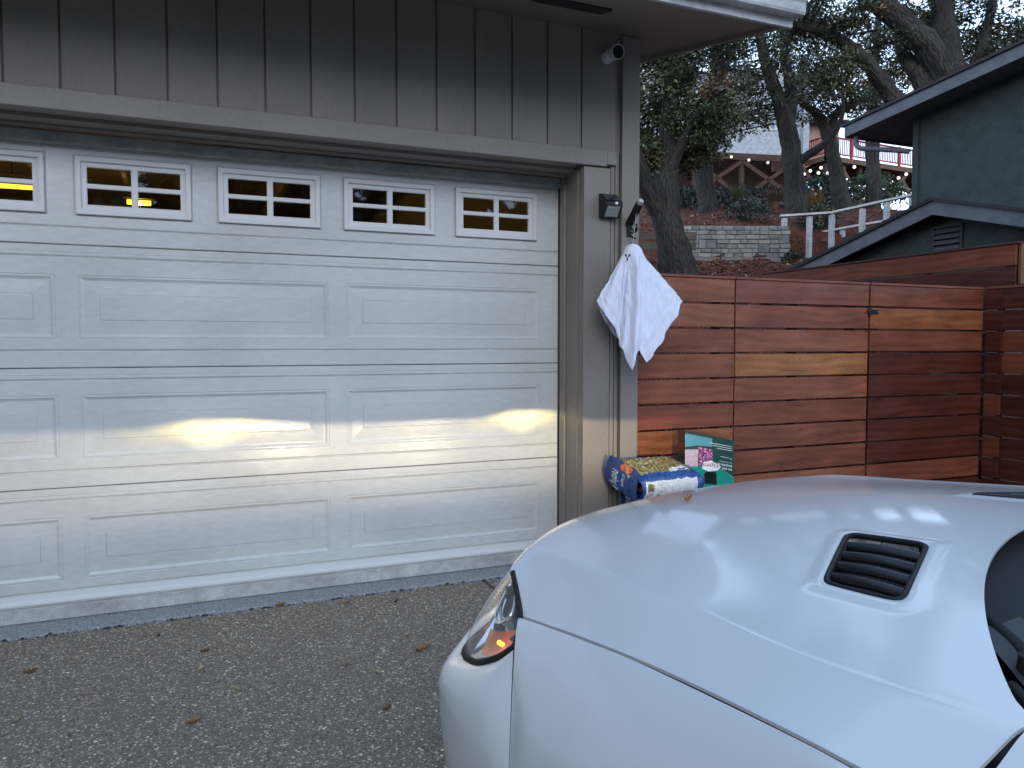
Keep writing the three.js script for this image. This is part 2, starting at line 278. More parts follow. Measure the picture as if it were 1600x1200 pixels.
  { const sv = mesh('soffit_vent', box(-0.19, 0.19, -0.012, 0.0, -0.05, 0.05, 0.003), M.black, garage); sv.position.set(1.72, 2.93 - 0.4 * s - 0.0, 0.7); sv.rotation.x = Math.atan(s); }
  // inside of the garage
  mesh('inner_wall', [box(-4.1, 2.19, 0, 2.9, -6.45, -6.3), box(-4.2, -4.05, 0, 2.9, -6.3, -0.11)], M.interior, garage);
  mesh('inner_floor', box(-4.1, 2.19, -0.082, -0.02, -6.3, -0.17), M.interior, garage);
  mesh('ceiling', box(-4.2, 2.19, 2.9, 2.945, -6.4, 0.115), M.interior, garage);
  for (let k = 0; k < 9; k++) mesh('rafter', box(-4.0 + k * 0.7, -3.955 + k * 0.7, 2.76, 2.9, -6.3, -0.2), M.interior, garage);
}
// ---------------------------------------------------------------- garage door
const gd = thing('garage_door', 'white raised-panel sectional garage door with a row of small windows', 'garage door');
{
  const XL = -2.88, XR = 1.995;
  // rings of a pressed panel: (inset, depth) from the outside in
  function rings(x0, x1, y0, y1, pf) {
    const pos = [], idx = []; pf.forEach(([d, z]) => pos.push(x0 + d, y0 + d, z, x1 - d, y0 + d, z, x1 - d, y1 - d, z, x0 + d, y1 - d, z));
    const P = (r, k) => [pos[(r * 4 + k) * 3], pos[(r * 4 + k) * 3 + 1], pos[(r * 4 + k) * 3 + 2]], out = [];
    const tri = (a, b, c) => out.push(...a, ...b, ...c);
    for (let r = 0; r + 1 < pf.length; r++) for (let k = 0; k < 4; k++) { const a = P(r, k), b = P(r, (k + 1) % 4), c = P(r + 1, (k + 1) % 4), d = P(r + 1, k); tri(a, b, c); tri(a, c, d); }
    return { out, last: [x0 + pf.at(-1)[0], x1 - pf.at(-1)[0], y0 + pf.at(-1)[0], y1 - pf.at(-1)[0], pf.at(-1)[1]] };
  }
  const flat = (a) => { const g = new THREE.BufferGeometry(); g.setAttribute('position', new THREE.Float32BufferAttribute(a, 3)); g.computeVertexNormals(); return planar(g); };
  const rect = (x0, x1, y0, y1, z) => [x0, y0, z, x1, y0, z, x1, y1, z, x0, y0, z, x1, y1, z, x0, y1, z];
  const slope = (x0, x1, ya, za, yb, zb) => [x0, ya, za, x1, ya, za, x1, yb, zb, x0, ya, za, x1, yb, zb, x0, yb, zb];
  const PF = [[0, 0], [0.003, -0.0028], [0.006, -0.0008], [0.012, -0.0008], [0.0135, -0.003], [0.024, -0.0085], [0.031, -0.0085], [0.0865, -0.0055], [0.0875, -0.0072], [0.0895, -0.0035], [0.1, -0.003]];
  const PFw = [[0, 0], [0.004, -0.003], [0.007, -0.0005], [0.0075, -0.012]];
  const pans = [[0.771, 1.880], [-0.446, 0.681], [-1.663, -0.536], [-2.77, -1.753]];
  // a section: face with V grooves; y of joint below and above
  function section(yb, yt, py0, py1, cells, pf, bottom) {
    let a = []; const g1 = yb + (bottom ? 0.075 : 0.079), g2 = yt - 0.052;
    const groove = (y, h, d) => { a.push(...slope(XL, XR, y - h, 0, y - h * 0.3, -d), ...slope(XL, XR, y - h * 0.3, -d, y + h, 0)); };
    // horizontal bands
    const face = (y0, y1) => a.push(...rect(XL, XR, y0, y1, 0));
    a.push(...slope(XL, XR, yb, -0.006, yb + 0.004, 0)); face(yb + 0.004, g1 - 0.006); groove(g1, 0.006, 0.009);
    face(g1 + 0.006, py0);
    // band with the panels
    const xs = cells.slice().sort((p, q) => p[0] - q[0]); let x = XL;
    for (const [p, q] of xs) { a.push(...rect(x, p, py0, py1, 0)); const r = rings(p, q, py0, py1, pf); a.push(...r.out); if (pf === PF) a.push(...rect(r.last[0], r.last[1], r.last[2], r.last[3], r.last[4])); x = q; }
    a.push(...rect(x, XR, py0, py1, 0));
    face(py1, g2 - 0.006);
    if (yt < 2) { groove(g2, 0.006, 0.009); face(g2 + 0.006, g2 + 0.017); groove(g2 + 0.02, 0.003, 0.0015); face(g2 + 0.023, yt - 0.004); a.push(...slope(XL, XR, yt - 0.004, 0, yt, -0.006)); } else { face(g2 - 0.006, yt); }
    // edges and back
    a.push(...slope(XL, XR, yt, -0.006, yt, -0.045)); 
    for (const e of [XL, XR]) a.push(e, yb, -0.045, e, yb, 0, e, yt, 0, e, yb, -0.045, e, yt, 0, e, yt, -0.045);
    return flat(a);
  }
  mesh('door_section', section(0.03, 0.578, 0.153, 0.446, pans, PF, true), M.door, gd);
  mesh('door_section', section(0.581, 1.128, 0.711, 1.007, pans, PF), M.door, gd);
  mesh('door_section', section(1.131, 1.688, 1.262, 1.555, pans, PF), M.door, gd);
  const wins = []; for (let k = 0; k < 8; k++) { const x1 = 1.862 - k * 0.6045; wins.push([x1 - 0.5, x1]); }
  mesh('door_section', section(1.691, 2.175, 1.82, 2.098, wins, PFw), M.door, gd);
  mesh('back_sheet', [box(XL, XR, 0.03, 1.81, -0.05, -0.046)], M.boardWhite, gd);
  // windows: frame, cross bars, four panes each
  for (const [x0, x1] of wins) {
    const a = x0 + 0.008, b = x1 - 0.008, c = 1.828, d = 2.09;
    const sh1 = new THREE.Shape([[a, c], [b, c], [b, d], [a, d]].map((p) => new THREE.Vector2(...p)));
    const mx = (a + b) / 2, my = (c + d) / 2, f = 0.047, k = 0.0145;
    const pn = []; for (const [p, q] of [[a + f, mx - k], [mx + k, b - f]]) for (const [r, s] of [[c + f, my - 0.011], [my + 0.011, d - f]]) { sh1.holes.push(new THREE.Path([[p, r], [p, s], [q, s], [q, r]].map((v) => new THREE.Vector2(...v)))); pn.push([p, q, r, s]); }
    const g = new THREE.ExtrudeGeometry(sh1, { depth: 0.012, bevelEnabled: true, bevelSize: 0.004, bevelThickness: 0.004, bevelSegments: 2, bevelOffset: -0.004 }); g.translate(0, 0, -0.012);
    const sh2 = new THREE.Shape([[a, c], [b, c], [b, d], [a, d]].map((p) => new THREE.Vector2(...p))); const i = 0.024; sh2.holes.push(new THREE.Path([[a + i, c + i], [a + i, d - i], [b - i, d - i], [b - i, c + i]].map((v) => new THREE.Vector2(...v))));
    const g2 = new THREE.ExtrudeGeometry(sh2, { depth: 0.008, bevelEnabled: true, bevelSize: 0.004, bevelThickness: 0.004, bevelSegments: 2, bevelOffset: -0.004 }); g2.translate(0, 0, 0.0045);
    const w = mesh('window', [planar(g), planar(g2)], M.doorFrame, gd);
    for (const [p, q, r, s] of pn) mesh('pane', box(p - 0.003, q + 0.003, r - 0.003, s + 0.003, -0.011, -0.008), M.glass, w);
  }
  // bottom: rubber seal retainer and a worn white board along the slab
  mesh('bottom_rail', prismX([[-0.04, 0.046], [0.006, 0.046], [0.014, 0.058], [0.012, 0.07], [0.005, 0.076], [0.003, 0.1], [-0.04, 0.1]], XL, XR - 0.002), M.doorFrame, gd);
  mesh('bottom_board', box(XL, XR, GY + 0.008, 0.044, -0.03, 0.018, 0.005), M.boardWhite, gd);
}
// lamps inside the garage, seen through the door's windows
function glow(r, g, b, e) { return std({ color: lin(0.8, 0.6, 0.2), emissive: lin(r, g, b), emissiveIntensity: e, roughness: 0.5 }); }
{
  const t = thing('strip_light', 'yellow glowing strip light inside the garage behind the leftmost window', 'strip light');
  mesh('housing', box(-2.1, -1.02, 2.49, 2.54, -3.06, -2.94, 0.01), M.white, t);
  mesh('tube', bar([-2.08, 2.455, -3], [-1.04, 2.455, -3], 0.018, 12), glow(1, 0.60, 0.05, 1.3), t);
  mesh('hanger', bar([-1.9, 2.54, -3], [-1.9, 2.9, -3], 0.004), M.iron, t); mesh('hanger', bar([-1.2, 2.54, -3], [-1.2, 2.9, -3], 0.004), M.iron, t);
  const L = new THREE.PointLight(lin(1, 0.62, 0.12), 1.6); L.position.set(-1.55, 2.41, -3); L.castShadow = true; L.shadow.radius = 2; t.add(L);
  const u = thing('hanging_lamp', 'small yellow lamp glowing inside the garage behind the second window', 'lamp');
  mesh('shade', [box(-0.47, -0.22, 2.505, 2.525, -3.55, -3.45, 0.008), bar([-0.35, 2.525, -3.5], [-0.35, 2.9, -3.5], 0.005)], M.iron, u);
  mesh('bulb', bar([-0.44, 2.478, -3.5], [-0.25, 2.478, -3.5], 0.022, 12), glow(1, 0.60, 0.05, 1.3), u);
  const L2 = new THREE.PointLight(lin(1, 0.62, 0.12), 0.35); L2.position.set(-0.345, 2.43, -3.5); L2.castShadow = true; L2.shadow.radius = 2; u.add(L2);
}
// ---------------------------------------------------------------- red stained fence
{
  const P = 0.1515, YT = 1.652; let wk = 0;
  function panel(name, label, x0, x1, z, tints, opt = {}) {
    const t = thing(name, label, opt.cat || 'fence', null);
    for (let k = 0; k < 11; k++) { const y1 = YT - 0.018 - k * P, y0 = y1 - P + 0.0125 + rr(-0.002, 0.002); if (y0 < GY) break; mesh('board', box(x0 + rr(0, 0.003), x1 - rr(0, 0.003), y0, y1, z - 0.019 + rr(-0.001, 0.001), z + rr(-0.001, 0.001), 0.0025, rnd() * 4, rnd() * 4), woods[tints[k % tints.length]], t); }
    mesh('cap_rail', box(x0, x1, YT - 0.016, YT, z - 0.075, z + 0.006, 0.003, rnd() * 3, rnd()), woods[5], t);
    const ps = opt.posts || [x0 + 0.05, x1 - 0.05];
    for (const x of ps) mesh('post', box(x - 0.045, x + 0.045, GY - 0.03, YT - 0.02, z - 0.115, z - 0.022, 0.004, rnd() * 3, rnd()), woods[3], t);
    // screws near the board ends
    const sg = []; for (let k = 0; k < 10; k++) for (const x of ps) for (const dy of [0.032, 0.112]) { const q = new THREE.CylinderGeometry(0.0036, 0.0036, 0.002, 8).rotateX(Math.PI / 2); q.translate(x + rr(-0.008, 0.008) + (x < (x0 + x1) / 2 ? -0.028 : 0.028), YT - 0.018 - k * P - dy, z + 0.002); sg.push(planar(q)); }
    const sc = mesh('screws', sg, M.black, t); sc.userData = { kind: 'stuff' };
    return t;
  }
  panel('board_fence', 'short red stained fence panel beside the garage corner', 2.352, 3.104, 0.2, [0, 2, 5, 0, 0, 5, 6, 1, 5, 0, 1]);
  const gate = panel('fence_gate', 'red stained wooden gate with a black latch and one pale board', 3.11, 4.213, 0.2, [1, 5, 0, 4, 0, 1, 5, 1, 2, 0, 1], { cat: 'gate', posts: [3.16, 3.66, 4.16] });
  { const l = mesh('latch', [box(4.2, 4.3, 1.445, 1.472, 0.203, 0.214, 0.004), box(4.205, 4.23, 1.43, 1.485, 0.201, 0.209, 0.003)], M.iron, gate); mesh('latch_hole', new THREE.CylinderGeometry(0.006, 0.006, 0.014, 10).rotateX(Math.PI / 2).translate(4.287, 1.458, 0.209), M.seal, l); }
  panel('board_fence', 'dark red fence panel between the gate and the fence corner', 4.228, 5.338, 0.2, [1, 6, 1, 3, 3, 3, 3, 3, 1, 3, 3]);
  // return towards the street; its shade is put into darker board tints
  const r = thing('fence_return', 'red stained fence with shade put into its dark tint, running from the corner towards the street', 'fence');
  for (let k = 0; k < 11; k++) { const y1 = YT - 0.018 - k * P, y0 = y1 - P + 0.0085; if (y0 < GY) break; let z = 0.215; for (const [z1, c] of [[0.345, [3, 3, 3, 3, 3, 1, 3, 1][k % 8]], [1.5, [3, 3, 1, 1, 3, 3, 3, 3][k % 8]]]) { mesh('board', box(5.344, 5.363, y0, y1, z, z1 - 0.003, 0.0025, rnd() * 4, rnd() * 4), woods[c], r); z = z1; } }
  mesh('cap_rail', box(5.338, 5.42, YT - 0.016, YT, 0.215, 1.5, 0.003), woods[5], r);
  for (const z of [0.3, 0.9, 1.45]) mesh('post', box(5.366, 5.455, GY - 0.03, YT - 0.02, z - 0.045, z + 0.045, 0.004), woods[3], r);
  const sg = []; for (let k = 0; k < 10; k++) for (const z of [0.26, 0.62]) sg.push(box(5.346, 5.366, YT - 0.018 - (k + 1) * P + 0.001, YT - 0.018 - (k + 1) * P + 0.0045, z - 0.045, z + 0.04));
  { const cm = std({ color: lin(0.5, 0.5, 0.48), roughness: 0.4, metalness: 0.7 }); for (const g of sg) mesh('gap_sliver', g, cm, r); }  // pale metallic slivers set into the gaps between the boards
  // taller fence behind it, boards likewise tinted dark to stand for shade
  const f = thing('tall_fence', 'taller red fence with shade put into its dark tint, rising behind the corner with a pale end post', 'fence');
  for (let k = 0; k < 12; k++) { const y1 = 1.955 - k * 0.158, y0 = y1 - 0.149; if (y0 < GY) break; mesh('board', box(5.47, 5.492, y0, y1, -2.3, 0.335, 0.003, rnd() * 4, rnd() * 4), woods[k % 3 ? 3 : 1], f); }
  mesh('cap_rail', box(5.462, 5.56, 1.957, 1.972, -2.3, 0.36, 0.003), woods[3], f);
  mesh('end_post', box(5.495, 5.78, 1.672, 1.955, 0.338, 0.36, 0.003).rotateZ(0), phy({ color: lin(0.36, 0.17, 0.085), map: (() => { const t = T.wood.clone(); t.rotation = Math.PI / 2; t.needsUpdate = true; return t; })(), roughness: 0.6 }), f);
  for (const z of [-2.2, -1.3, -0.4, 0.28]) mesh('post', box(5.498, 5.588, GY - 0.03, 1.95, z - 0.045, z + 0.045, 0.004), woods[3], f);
}
// ---------------------------------------------------------------- neighbour's house
{
  const green = std({ color: lin(0.072, 0.09, 0.086), map: T.mottle, bumpMap: T.stucco, bumpScale: 0.006, roughness: 0.9 });
  const fas = std({ color: lin(0.165, 0.17, 0.185), map: T.mottle, roughness: 0.6 });
  const h = thing('neighbour_house', 'dark green stucco house with grey fascia beyond the fence', 'house');
  // lower wing with a gable towards the driveway
  const R = -2.34, ry = 2.91, sl = 0.276, yl = (z) => ry - Math.abs(z - R) * sl;
  mesh('gable_wall', prismX([[-4.3, -0.05], [0.9, -0.05], [0.9, yl(0.9) - 0.16], [R, ry - 0.16], [-4.3, yl(-4.3) - 0.16]], 8.2, 8.4), green, h);
  mesh('wing_side_wall', [box(8.4, 14, -0.05, yl(-4.3) - 0.16, -4.3, -4.15), box(8.4, 14, -0.05, yl(0.9) - 0.16, 0.75, 0.9)], green, h);
  const slopePiece = (z0, z1, x0, x1, dy0, dy1) => prismX([[z0, yl(z0) + dy0], [z1, yl(z1) + dy0], [z1, yl(z1) + dy1], [z0, yl(z0) + dy1]], x0, x1);
  mesh('fascia', slopePiece(-4.75, R, 7.97, 8.0, -0.17, -0.012), fas, h); mesh('fascia', slopePiece(R, 1.3, 7.97, 8.0, -0.17, -0.012), fas, h);
  mesh('soffit', slopePiece(-4.7, R, 8.001, 8.199, -0.11, -0.09), fas, h); mesh('soffit', slopePiece(R, 1.25, 8.001, 8.199, -0.11, -0.09), fas, h);
  const rf = mesh('roof', slopePiece(-4.8, R, 7.94, 14, -0.01, 0.03), M.shingle, h); mesh('roof', slopePiece(R, 1.35, 7.94, 14, -0.01, 0.03), M.shingle, h);
  { const sg = []; for (let k = 0; k < 26; k++) { const z = -4.78 + k * 0.094; sg.push(box(7.935, 7.99, yl(z) + 0.026, yl(z) + 0.038 + rr(0, 0.012), z, z + 0.085)); } const q = mesh('shingle_edges', sg, M.shingle, rf); q.userData = { kind: 'stuff' }; }
  const lv = mesh('louver_vent', [box(8.17, 8.199, 2.30, 2.63, -2.5, -2.47), box(8.17, 8.199, 2.30, 2.63, -2.14, -2.11), box(8.17, 8.199, 2.6, 2.63, -2.47, -2.14), box(8.17, 8.199, 2.3, 2.33, -2.47, -2.14)], green, h);
  for (let k = 0; k < 4; k++) { const s = mesh('slat', planar(new THREE.BoxGeometry(0.012, 0.06, 0.33)), M.dark, lv); s.position.set(8.182, 2.365 + k * 0.066, -2.305); s.rotation.z = -0.6; }
  // main block behind, with a shallow roof
  const yr = (z) => 4.48 + (z + 4.72) * 0.107;
  mesh('wall', prismX([[-3.86, 2.2], [4.5, 2.2], [4.5, yr(4.5) - 0.14], [-3.86, yr(-3.86) - 0.14]], 9.5, 9.7), green, h);
  mesh('wall', box(9.7, 16, 2.0, yr(-3.86) - 0.16, -3.86, -3.7), green, h);
  mesh('corner_trim', box(9.47, 9.499, 2.3, yr(-3.86) - 0.16, -3.875, -3.79), green, h);
  const rp = (x0, x1, a, b, z0, z1) => prismX([[z0, yr(z0) + a], [z1, yr(z1) + a], [z1, yr(z1) + b], [z0, yr(z0) + b]], x0, x1);
  mesh('fascia', rp(9.07, 9.1, -0.165, -0.01, -4.72, 4.8), fas, h); mesh('fascia', box(9.1, 16, 4.31, 4.465, -4.74, -4.71), fas, h);
  mesh('roof', rp(9.04, 16, -0.008, 0.03, -4.77, 4.8), M.shingle, h);
  mesh('soffit', rp(9.101, 16, -0.15, -0.13, -4.7, 4.8), fas, h);
  mesh('downspout', tube([[9.18, 4.31, -4.60], [9.18, 4.19, -4.6], [9.2, 4.13, -4.55], [9.27, 4.09, -4.4], [9.42, 3.985, -4.0], [9.46, 3.96, -3.92]], 0.035, 30, 8), fas, h);
  mesh('wire', tube([[9.44, 3.42, -3.86], [9.3, 3.45, -3.9], [9.2, 3.42, -3.8]], 0.008, 12, 5), M.white, h);
}
// ---------------------------------------------------------------- stone retaining wall, built stone by stone
{
  const w = thing('stone_wall', 'grey cut-stone retaining wall on the mulched slope', 'wall');
  const A = V(8.93, 2.84, -8.61), B = V(10.9, 2.82, -7.78), dir = B.clone().sub(A).setY(0), L = dir.length(); dir.normalize(); const yaw = Math.atan2(-dir.z, dir.x);
  const mats = [[0.43, 0.395, 0.35], [0.36, 0.335, 0.30], [0.50, 0.46, 0.40], [0.29, 0.275, 0.255], [0.40, 0.365, 0.315]].map((c) => std({ color: lin(...c), map: T.mottle, bumpMap: T.stucco, bumpScale: 0.012, roughness: 0.9 }));
  w.position.copy(A); w.rotation.y = yaw;
  mesh('footing', box(-0.4, L + 0.02, -0.1, 0.1, -0.2, 0.035, 0.01), std({ color: lin(0.33, 0.29, 0.25), map: T.mottle, roughness: 0.95 }), w);
  mesh('mortar', box(-0.4, L, 0.09, 0.715, -0.2, -0.02), std({ color: lin(0.12, 0.115, 0.11), roughness: 1 }), w);
  // two-row bands: some stones span both rows
  const rows = 7, rh = 0.088; const used = Array.from({ length: rows }, () => []);
  for (let r = 0; r < rows; r++) {
    let x = -0.4 + rr(0, 0.05);
    while (x < L - 0.03) {
      const block = used[r].find((u) => x >= u[0] - 0.02 && x < u[1] - 0.02); if (block) { x = block[1] + 0.008; continue; }
      let wd = rr(0.12, 0.27); const next = used[r].filter((u) => u[0] > x).sort((a, b) => a[0] - b[0])[0]; if (next && x + wd > next[0] - 0.05) wd = next[0] - x - 0.008; wd = Math.min(wd, L - x); if (wd < 0.03) { x += Math.max(wd, 0.01) + 0.008; continue; }
      const tall = rnd() < 0.3 && r + 1 < rows && wd < 0.22, hh = tall ? rh * 2 : rh; if (tall) used[r + 1].push([x, x + wd]);
      const pz = rr(-0.012, 0.018), y0 = 0.1 + r * rh; const g = new RoundedBoxGeometry(wd, hh - 0.009, 0.09, 2, 0.011); const p = g.attributes.position; for (let i = 0; i < p.count; i++) if (p.getZ(i) > 0) p.setZ(i, p.getZ(i) + 0.008 * n3(p.getX(i) * 18 + x * 9, p.getY(i) * 18 + r * 5, 3)); g.computeVertexNormals();
      g.translate(x + wd / 2, y0 + hh / 2, -0.035 + pz); mesh('stone', planar(g, rnd() * 3, rnd() * 3), mats[Math.floor(rnd() * 5)], w); x += wd + 0.009;
    }
  }
  // drip hoses that curl over the footing
  for (const [x, nm] of [[0.76, 0], [1.42, 1]]) solo('drip_hose', tube([[0, 0.0, 0.06], [0.01, 0.06, 0.07], [0.03, 0.12, 0.07], [0.07, 0.14, 0.065], [0.075, 0.1, 0.06]], 0.012, 24, 6).rotateY(yaw).translate(A.x + dir.x * x, A.y + 0.03, A.z + dir.z * x), M.black, nm ? 'black drip hose curling at the right end of the stone wall' : 'black drip hose curling at the middle of the stone wall', 'hose');
}
// low timber walls
{
  const tm = std({ color: lin(0.23, 0.19, 0.15), map: T.wood, bumpMap: T.woodBump, bumpScale: 0.002, roughness: 0.9 });
  const a = thing('timber_edging', 'weathered timber edging left of the big oak trunk', 'timber wall');
  mesh('plank', beam([6.2, 3.15, -8.1], [8.3, 3.14, -7.25], 0.05, 0.14), tm, a); mesh('plank', beam([6.2, 2.98, -8.11], [8.3, 2.97, -7.26], 0.05, 0.14), tm, a);
  const b = thing('timber_retaining_wall', 'weathered timber retaining wall behind the white handrail', 'timber wall');
  for (let k = 0; k < 4; k++) mesh('plank', beam([11.3, 3.42 - k * 0.135, -9.25], [12.75, 3.4 - k * 0.135, -8.63], 0.05, 0.125), tm, b);
  for (const x of [0.1, 0.5, 0.9]) mesh('stake', beam([lerp(11.3, 12.75, x), 2.8, lerp(-9.25, -8.63, x) + 0.06], [lerp(11.3, 12.75, x), 3.5, lerp(-9.25, -8.63, x) + 0.06], 0.09, 0.09), tm, b);
}
// white handrail on the garden stair
{
  const h = thing('stair_handrail', 'white wooden handrail with square posts climbing behind the gable', 'handrail');
  const top = [[11.24, 3.82, -8.32], [11.97, 3.85, -7.79], [12.76, 4.05, -6.6]];
  const posts = [[11.24, 3.8, -8.32], [11.64, 3.82, -8.05], [11.97, 3.84, -7.79], [12.28, 3.9, -7.32], [12.52, 3.98, -6.96], [12.76, 4.02, -6.6]];
  for (const p of posts) mesh('post', beam([p[0], 2.7, p[2]], p, 0.085, 0.085), M.white, h);
  mesh('top_rail', beam([top[0][0] - 0.07, top[0][1] + 0.03, top[0][2] - 0.05], [top[1][0], top[1][1] + 0.03, top[1][2]], 0.13, 0.04), M.white, h);
  mesh('top_rail', beam([top[1][0], top[1][1] + 0.031, top[1][2]], [top[2][0], top[2][1] + 0.03, top[2][2]], 0.13, 0.04), M.white, h);
  const g = thing('stair_handrail', 'lower white handrail on the far side of the garden stair', 'handrail');
  for (const p of [[13.1, 3.72, -8.6], [13.5, 3.8, -7.9], [13.9, 3.9, -7.2]]) mesh('post', beam([p[0], 2.9, p[2]], p, 0.085, 0.085), M.white, g);
  mesh('top_rail', beam([12.8, 3.69, -9.05], [14.1, 3.94, -6.85], 0.12, 0.04), M.white, g);
}
// ---------------------------------------------------------------- house with a deck up the hill
{
  const h = thing('hill_house', 'white house on timber stilts up the hill behind the oaks', 'house');
  const wl = std({ color: lin(0.62, 0.62, 0.64), map: T.mottle, bumpMap: T.stucco, bumpScale: 0.01, roughness: 0.9 }), tb = std({ color: lin(0.13, 0.07, 0.05), map: T.wood, roughness: 0.9 }), pink = std({ color: lin(0.62, 0.38, 0.30), map: T.mottle, roughness: 0.9 });
  const P = (s, y, o = 0) => [21 + 8.65 * s + 0.396 * o * -1, y, -31.2 + 3.75 * s + 0.918 * o]; // along the front, o metres outwards
  const wall = (s0, s1, y0a, y0b, y1, th, mat, nm, o = 0) => { const g = new THREE.BoxGeometry(1, 1, 1); const p = g.attributes.position; for (let i = 0; i < p.count; i++) { const s = p.getX(i) > 0 ? s1 : s0, yb = p.getX(i) > 0 ? y0b : y0a, q = P(s, p.getY(i) > 0 ? y1 : yb, p.getZ(i) > 0 ? o : o - th); p.setXYZ(i, ...q); } g.computeVertexNormals(); return mesh(nm, planar(g), mat, h); };
  wall(-0.3, 1.0, 11.65, 10.98, 15.4, 0.3, wl, 'wall');
  { const g = planar(new THREE.BoxGeometry(0.3, 4.4, 9)); const m = mesh('side_wall', g, wl, h); m.position.set(31.4, 13.2, -31.2); m.rotation.y = -0.4; }
  for (const [s, w] of [[0.1, 0.07], [0.3, 0.07], [0.55, 0.08], [0.72, 0.06], [0.82, 0.05]]) { const f = wall(s, s + w, 12.35, 12.35, 14.2, 0.05, M.white, 'window', 0.06); const gl = wall(s + 0.012, s + w - 0.012, 12.47, 12.47, 14.1, 0.01, M.glass, 'pane', 0.075); f.add(gl); const dk = wall(s + 0.012, s + w - 0.012, 12.47, 12.47, 14.1, 0.004, std({ color: lin(0.2, 0.24, 0.3), roughness: 0.3 }), 'blind', 0.066); f.add(dk); }
  mesh('floor_beam', beam(P(-0.3, 11.5, 0.02), P(1.0, 10.84, 0.02), 0.2, 0.34), tb, h);
  const br = [0.42, 0.68, 0.98];
  br.forEach((s, k) => { mesh('post', beam(P(s, 7.5, -0.1), P(s, 11.2 - s * 0.5, -0.1), 0.2, 0.2), tb, h); });
  for (const [a, b] of [[0.68, 0.45], [0.68, 0.9], [0.98, 0.75], [0.42, 0.62], [0.98, 1.1]]) mesh('brace', beam(P(a, 10.8, 0.03), P(b, 9.35, 0.03), 0.08, 0.2), tb, h);
  mesh('under_wall', beam(P(-0.3, 9.9, -3), P(1.1, 9.6, -3), 0.2, 5.4), tb, h);
  const pk = mesh('porch_wall', planar(new THREE.BoxGeometry(3.6, 2.5, 0.3)), pink, h); pk.position.set(31.9, 12.1, -29.5); pk.rotation.y = -0.4;
  mesh('porch_roof', planar(new THREE.BoxGeometry(3.9, 0.12, 1.5).rotateY(-0.4).translate(31.9, 13.4, -29.3)), tb, h);
  // deck
  const d = thing('hill_deck', 'timber deck with red baluster railing beside the house up the hill', 'deck');
  const red = std({ color: lin(0.36, 0.05, 0.045), roughness: 0.7 }), edge = std({ color: lin(0.24, 0.17, 0.12), map: T.wood, roughness: 0.9 });
  const run = (A, B, posts, bal) => { const q = (s, y) => [lerp(A[0], B[0], s), y, lerp(A[2], B[2], s)];
    mesh('fascia_board', beam(q(0, 10.83), q(1, 10.83), 0.06, 0.26), edge, d); mesh('handrail', beam(q(0, 11.93), q(1, 11.93), 0.12, 0.06), red, d); mesh('bottom_rail', beam(q(0, 11.1), q(1, 11.1), 0.06, 0.06), red, d);
    for (let k = 0; k <= posts; k++) mesh('post', beam(q(k / posts, 10.7), q(k / posts, 12.0), 0.11, 0.11), red, d);
    for (let k = 1; k < bal; k++) mesh('baluster', beam(q(k / bal, 11.1), q(k / bal, 11.9), 0.035, 0.035), red, d); };
  const A = [30.46, 0, -27.9], B = [30.45, 0, -26.5], C = [41.5, 0, -27.1];
  run(A, B, 1, 11); run(B, C, 6, 84);
  const fl = (y) => grid(1, 1, (i, j) => [lerp(B[0], C[0], i) + j * 1.6, y, lerp(B[2], C[2], i) - j * 3.7]);
  mesh('floor', fl(10.94), edge, d); mesh('joist_layer', fl(10.7), tb, d);
  for (const s of [0.02, 0.25, 0.45, 0.66, 0.9]) { const x = lerp(B[0], C[0], s) + 0.1, z = lerp(B[2], C[2], s) - 0.35; mesh('support_post', beam([x, 5, z], [x, 10.7, z], 0.2, 0.2), tb, d); mesh('brace', beam([x, 9.0, z + 0.02], [x + 1.3, 10.6, z + 0.02], 0.09, 0.2), edge, d); if (s > 0.1) mesh('brace', beam([x, 9.0, z + 0.02], [x - 1.3, 10.6, z + 0.02], 0.09, 0.2), edge, d); }
}
// string lights hung under the trees
{
  const bulbs = [[22.35, 7.89, -19.49], [22.87, 7.94, -19.27], [23.2, 7.92, -19.13], [23.54, 7.89, -18.99], [23.86, 7.69, -18.84], [24.02, 7.59, -18.77], [24.34, 7.47, -18.63], [24.59, 7.44, -18.52], [24.79, 7.42, -18.43], [25.0, 7.44, -18.34], [25.25, 7.49, -18.24], [25.49, 7.59, -18.14], [25.74, 7.74, -18.04], [26.02, 7.89, -17.93]], up = [[22.58, 8.02, -19.4], [22.97, 8.14, -19.24], [23.59, 8.14, -18.98], [24.17, 8.17, -18.74]], left = [[23.71, 10.03, -25.56], [24.46, 9.88, -25.23], [25.28, 9.76, -24.88], [26.05, 9.64, -24.54]];
  const bm = std({ color: lin(0.9, 0.88, 0.8), emissive: lin(1, 0.93, 0.8), emissiveIntensity: 1.1, roughness: 0.4 });
  [[bulbs, 'sagging string of small round bulbs below the red deck railing'], [up, 'short string of bulbs just under the deck edge'], [left, 'string of bulbs under the white house beam']].forEach(([b, l]) => { const t = thing('string_lights', l, 'string lights'); mesh('cable', tube(b.map((p) => [p[0], p[1] + 0.09, p[2]]), 0.008, 60, 4), M.black, t); for (const p of b) mesh('bulb', new THREE.SphereGeometry(0.06, 10, 8).translate(...p), bm, t); });
}
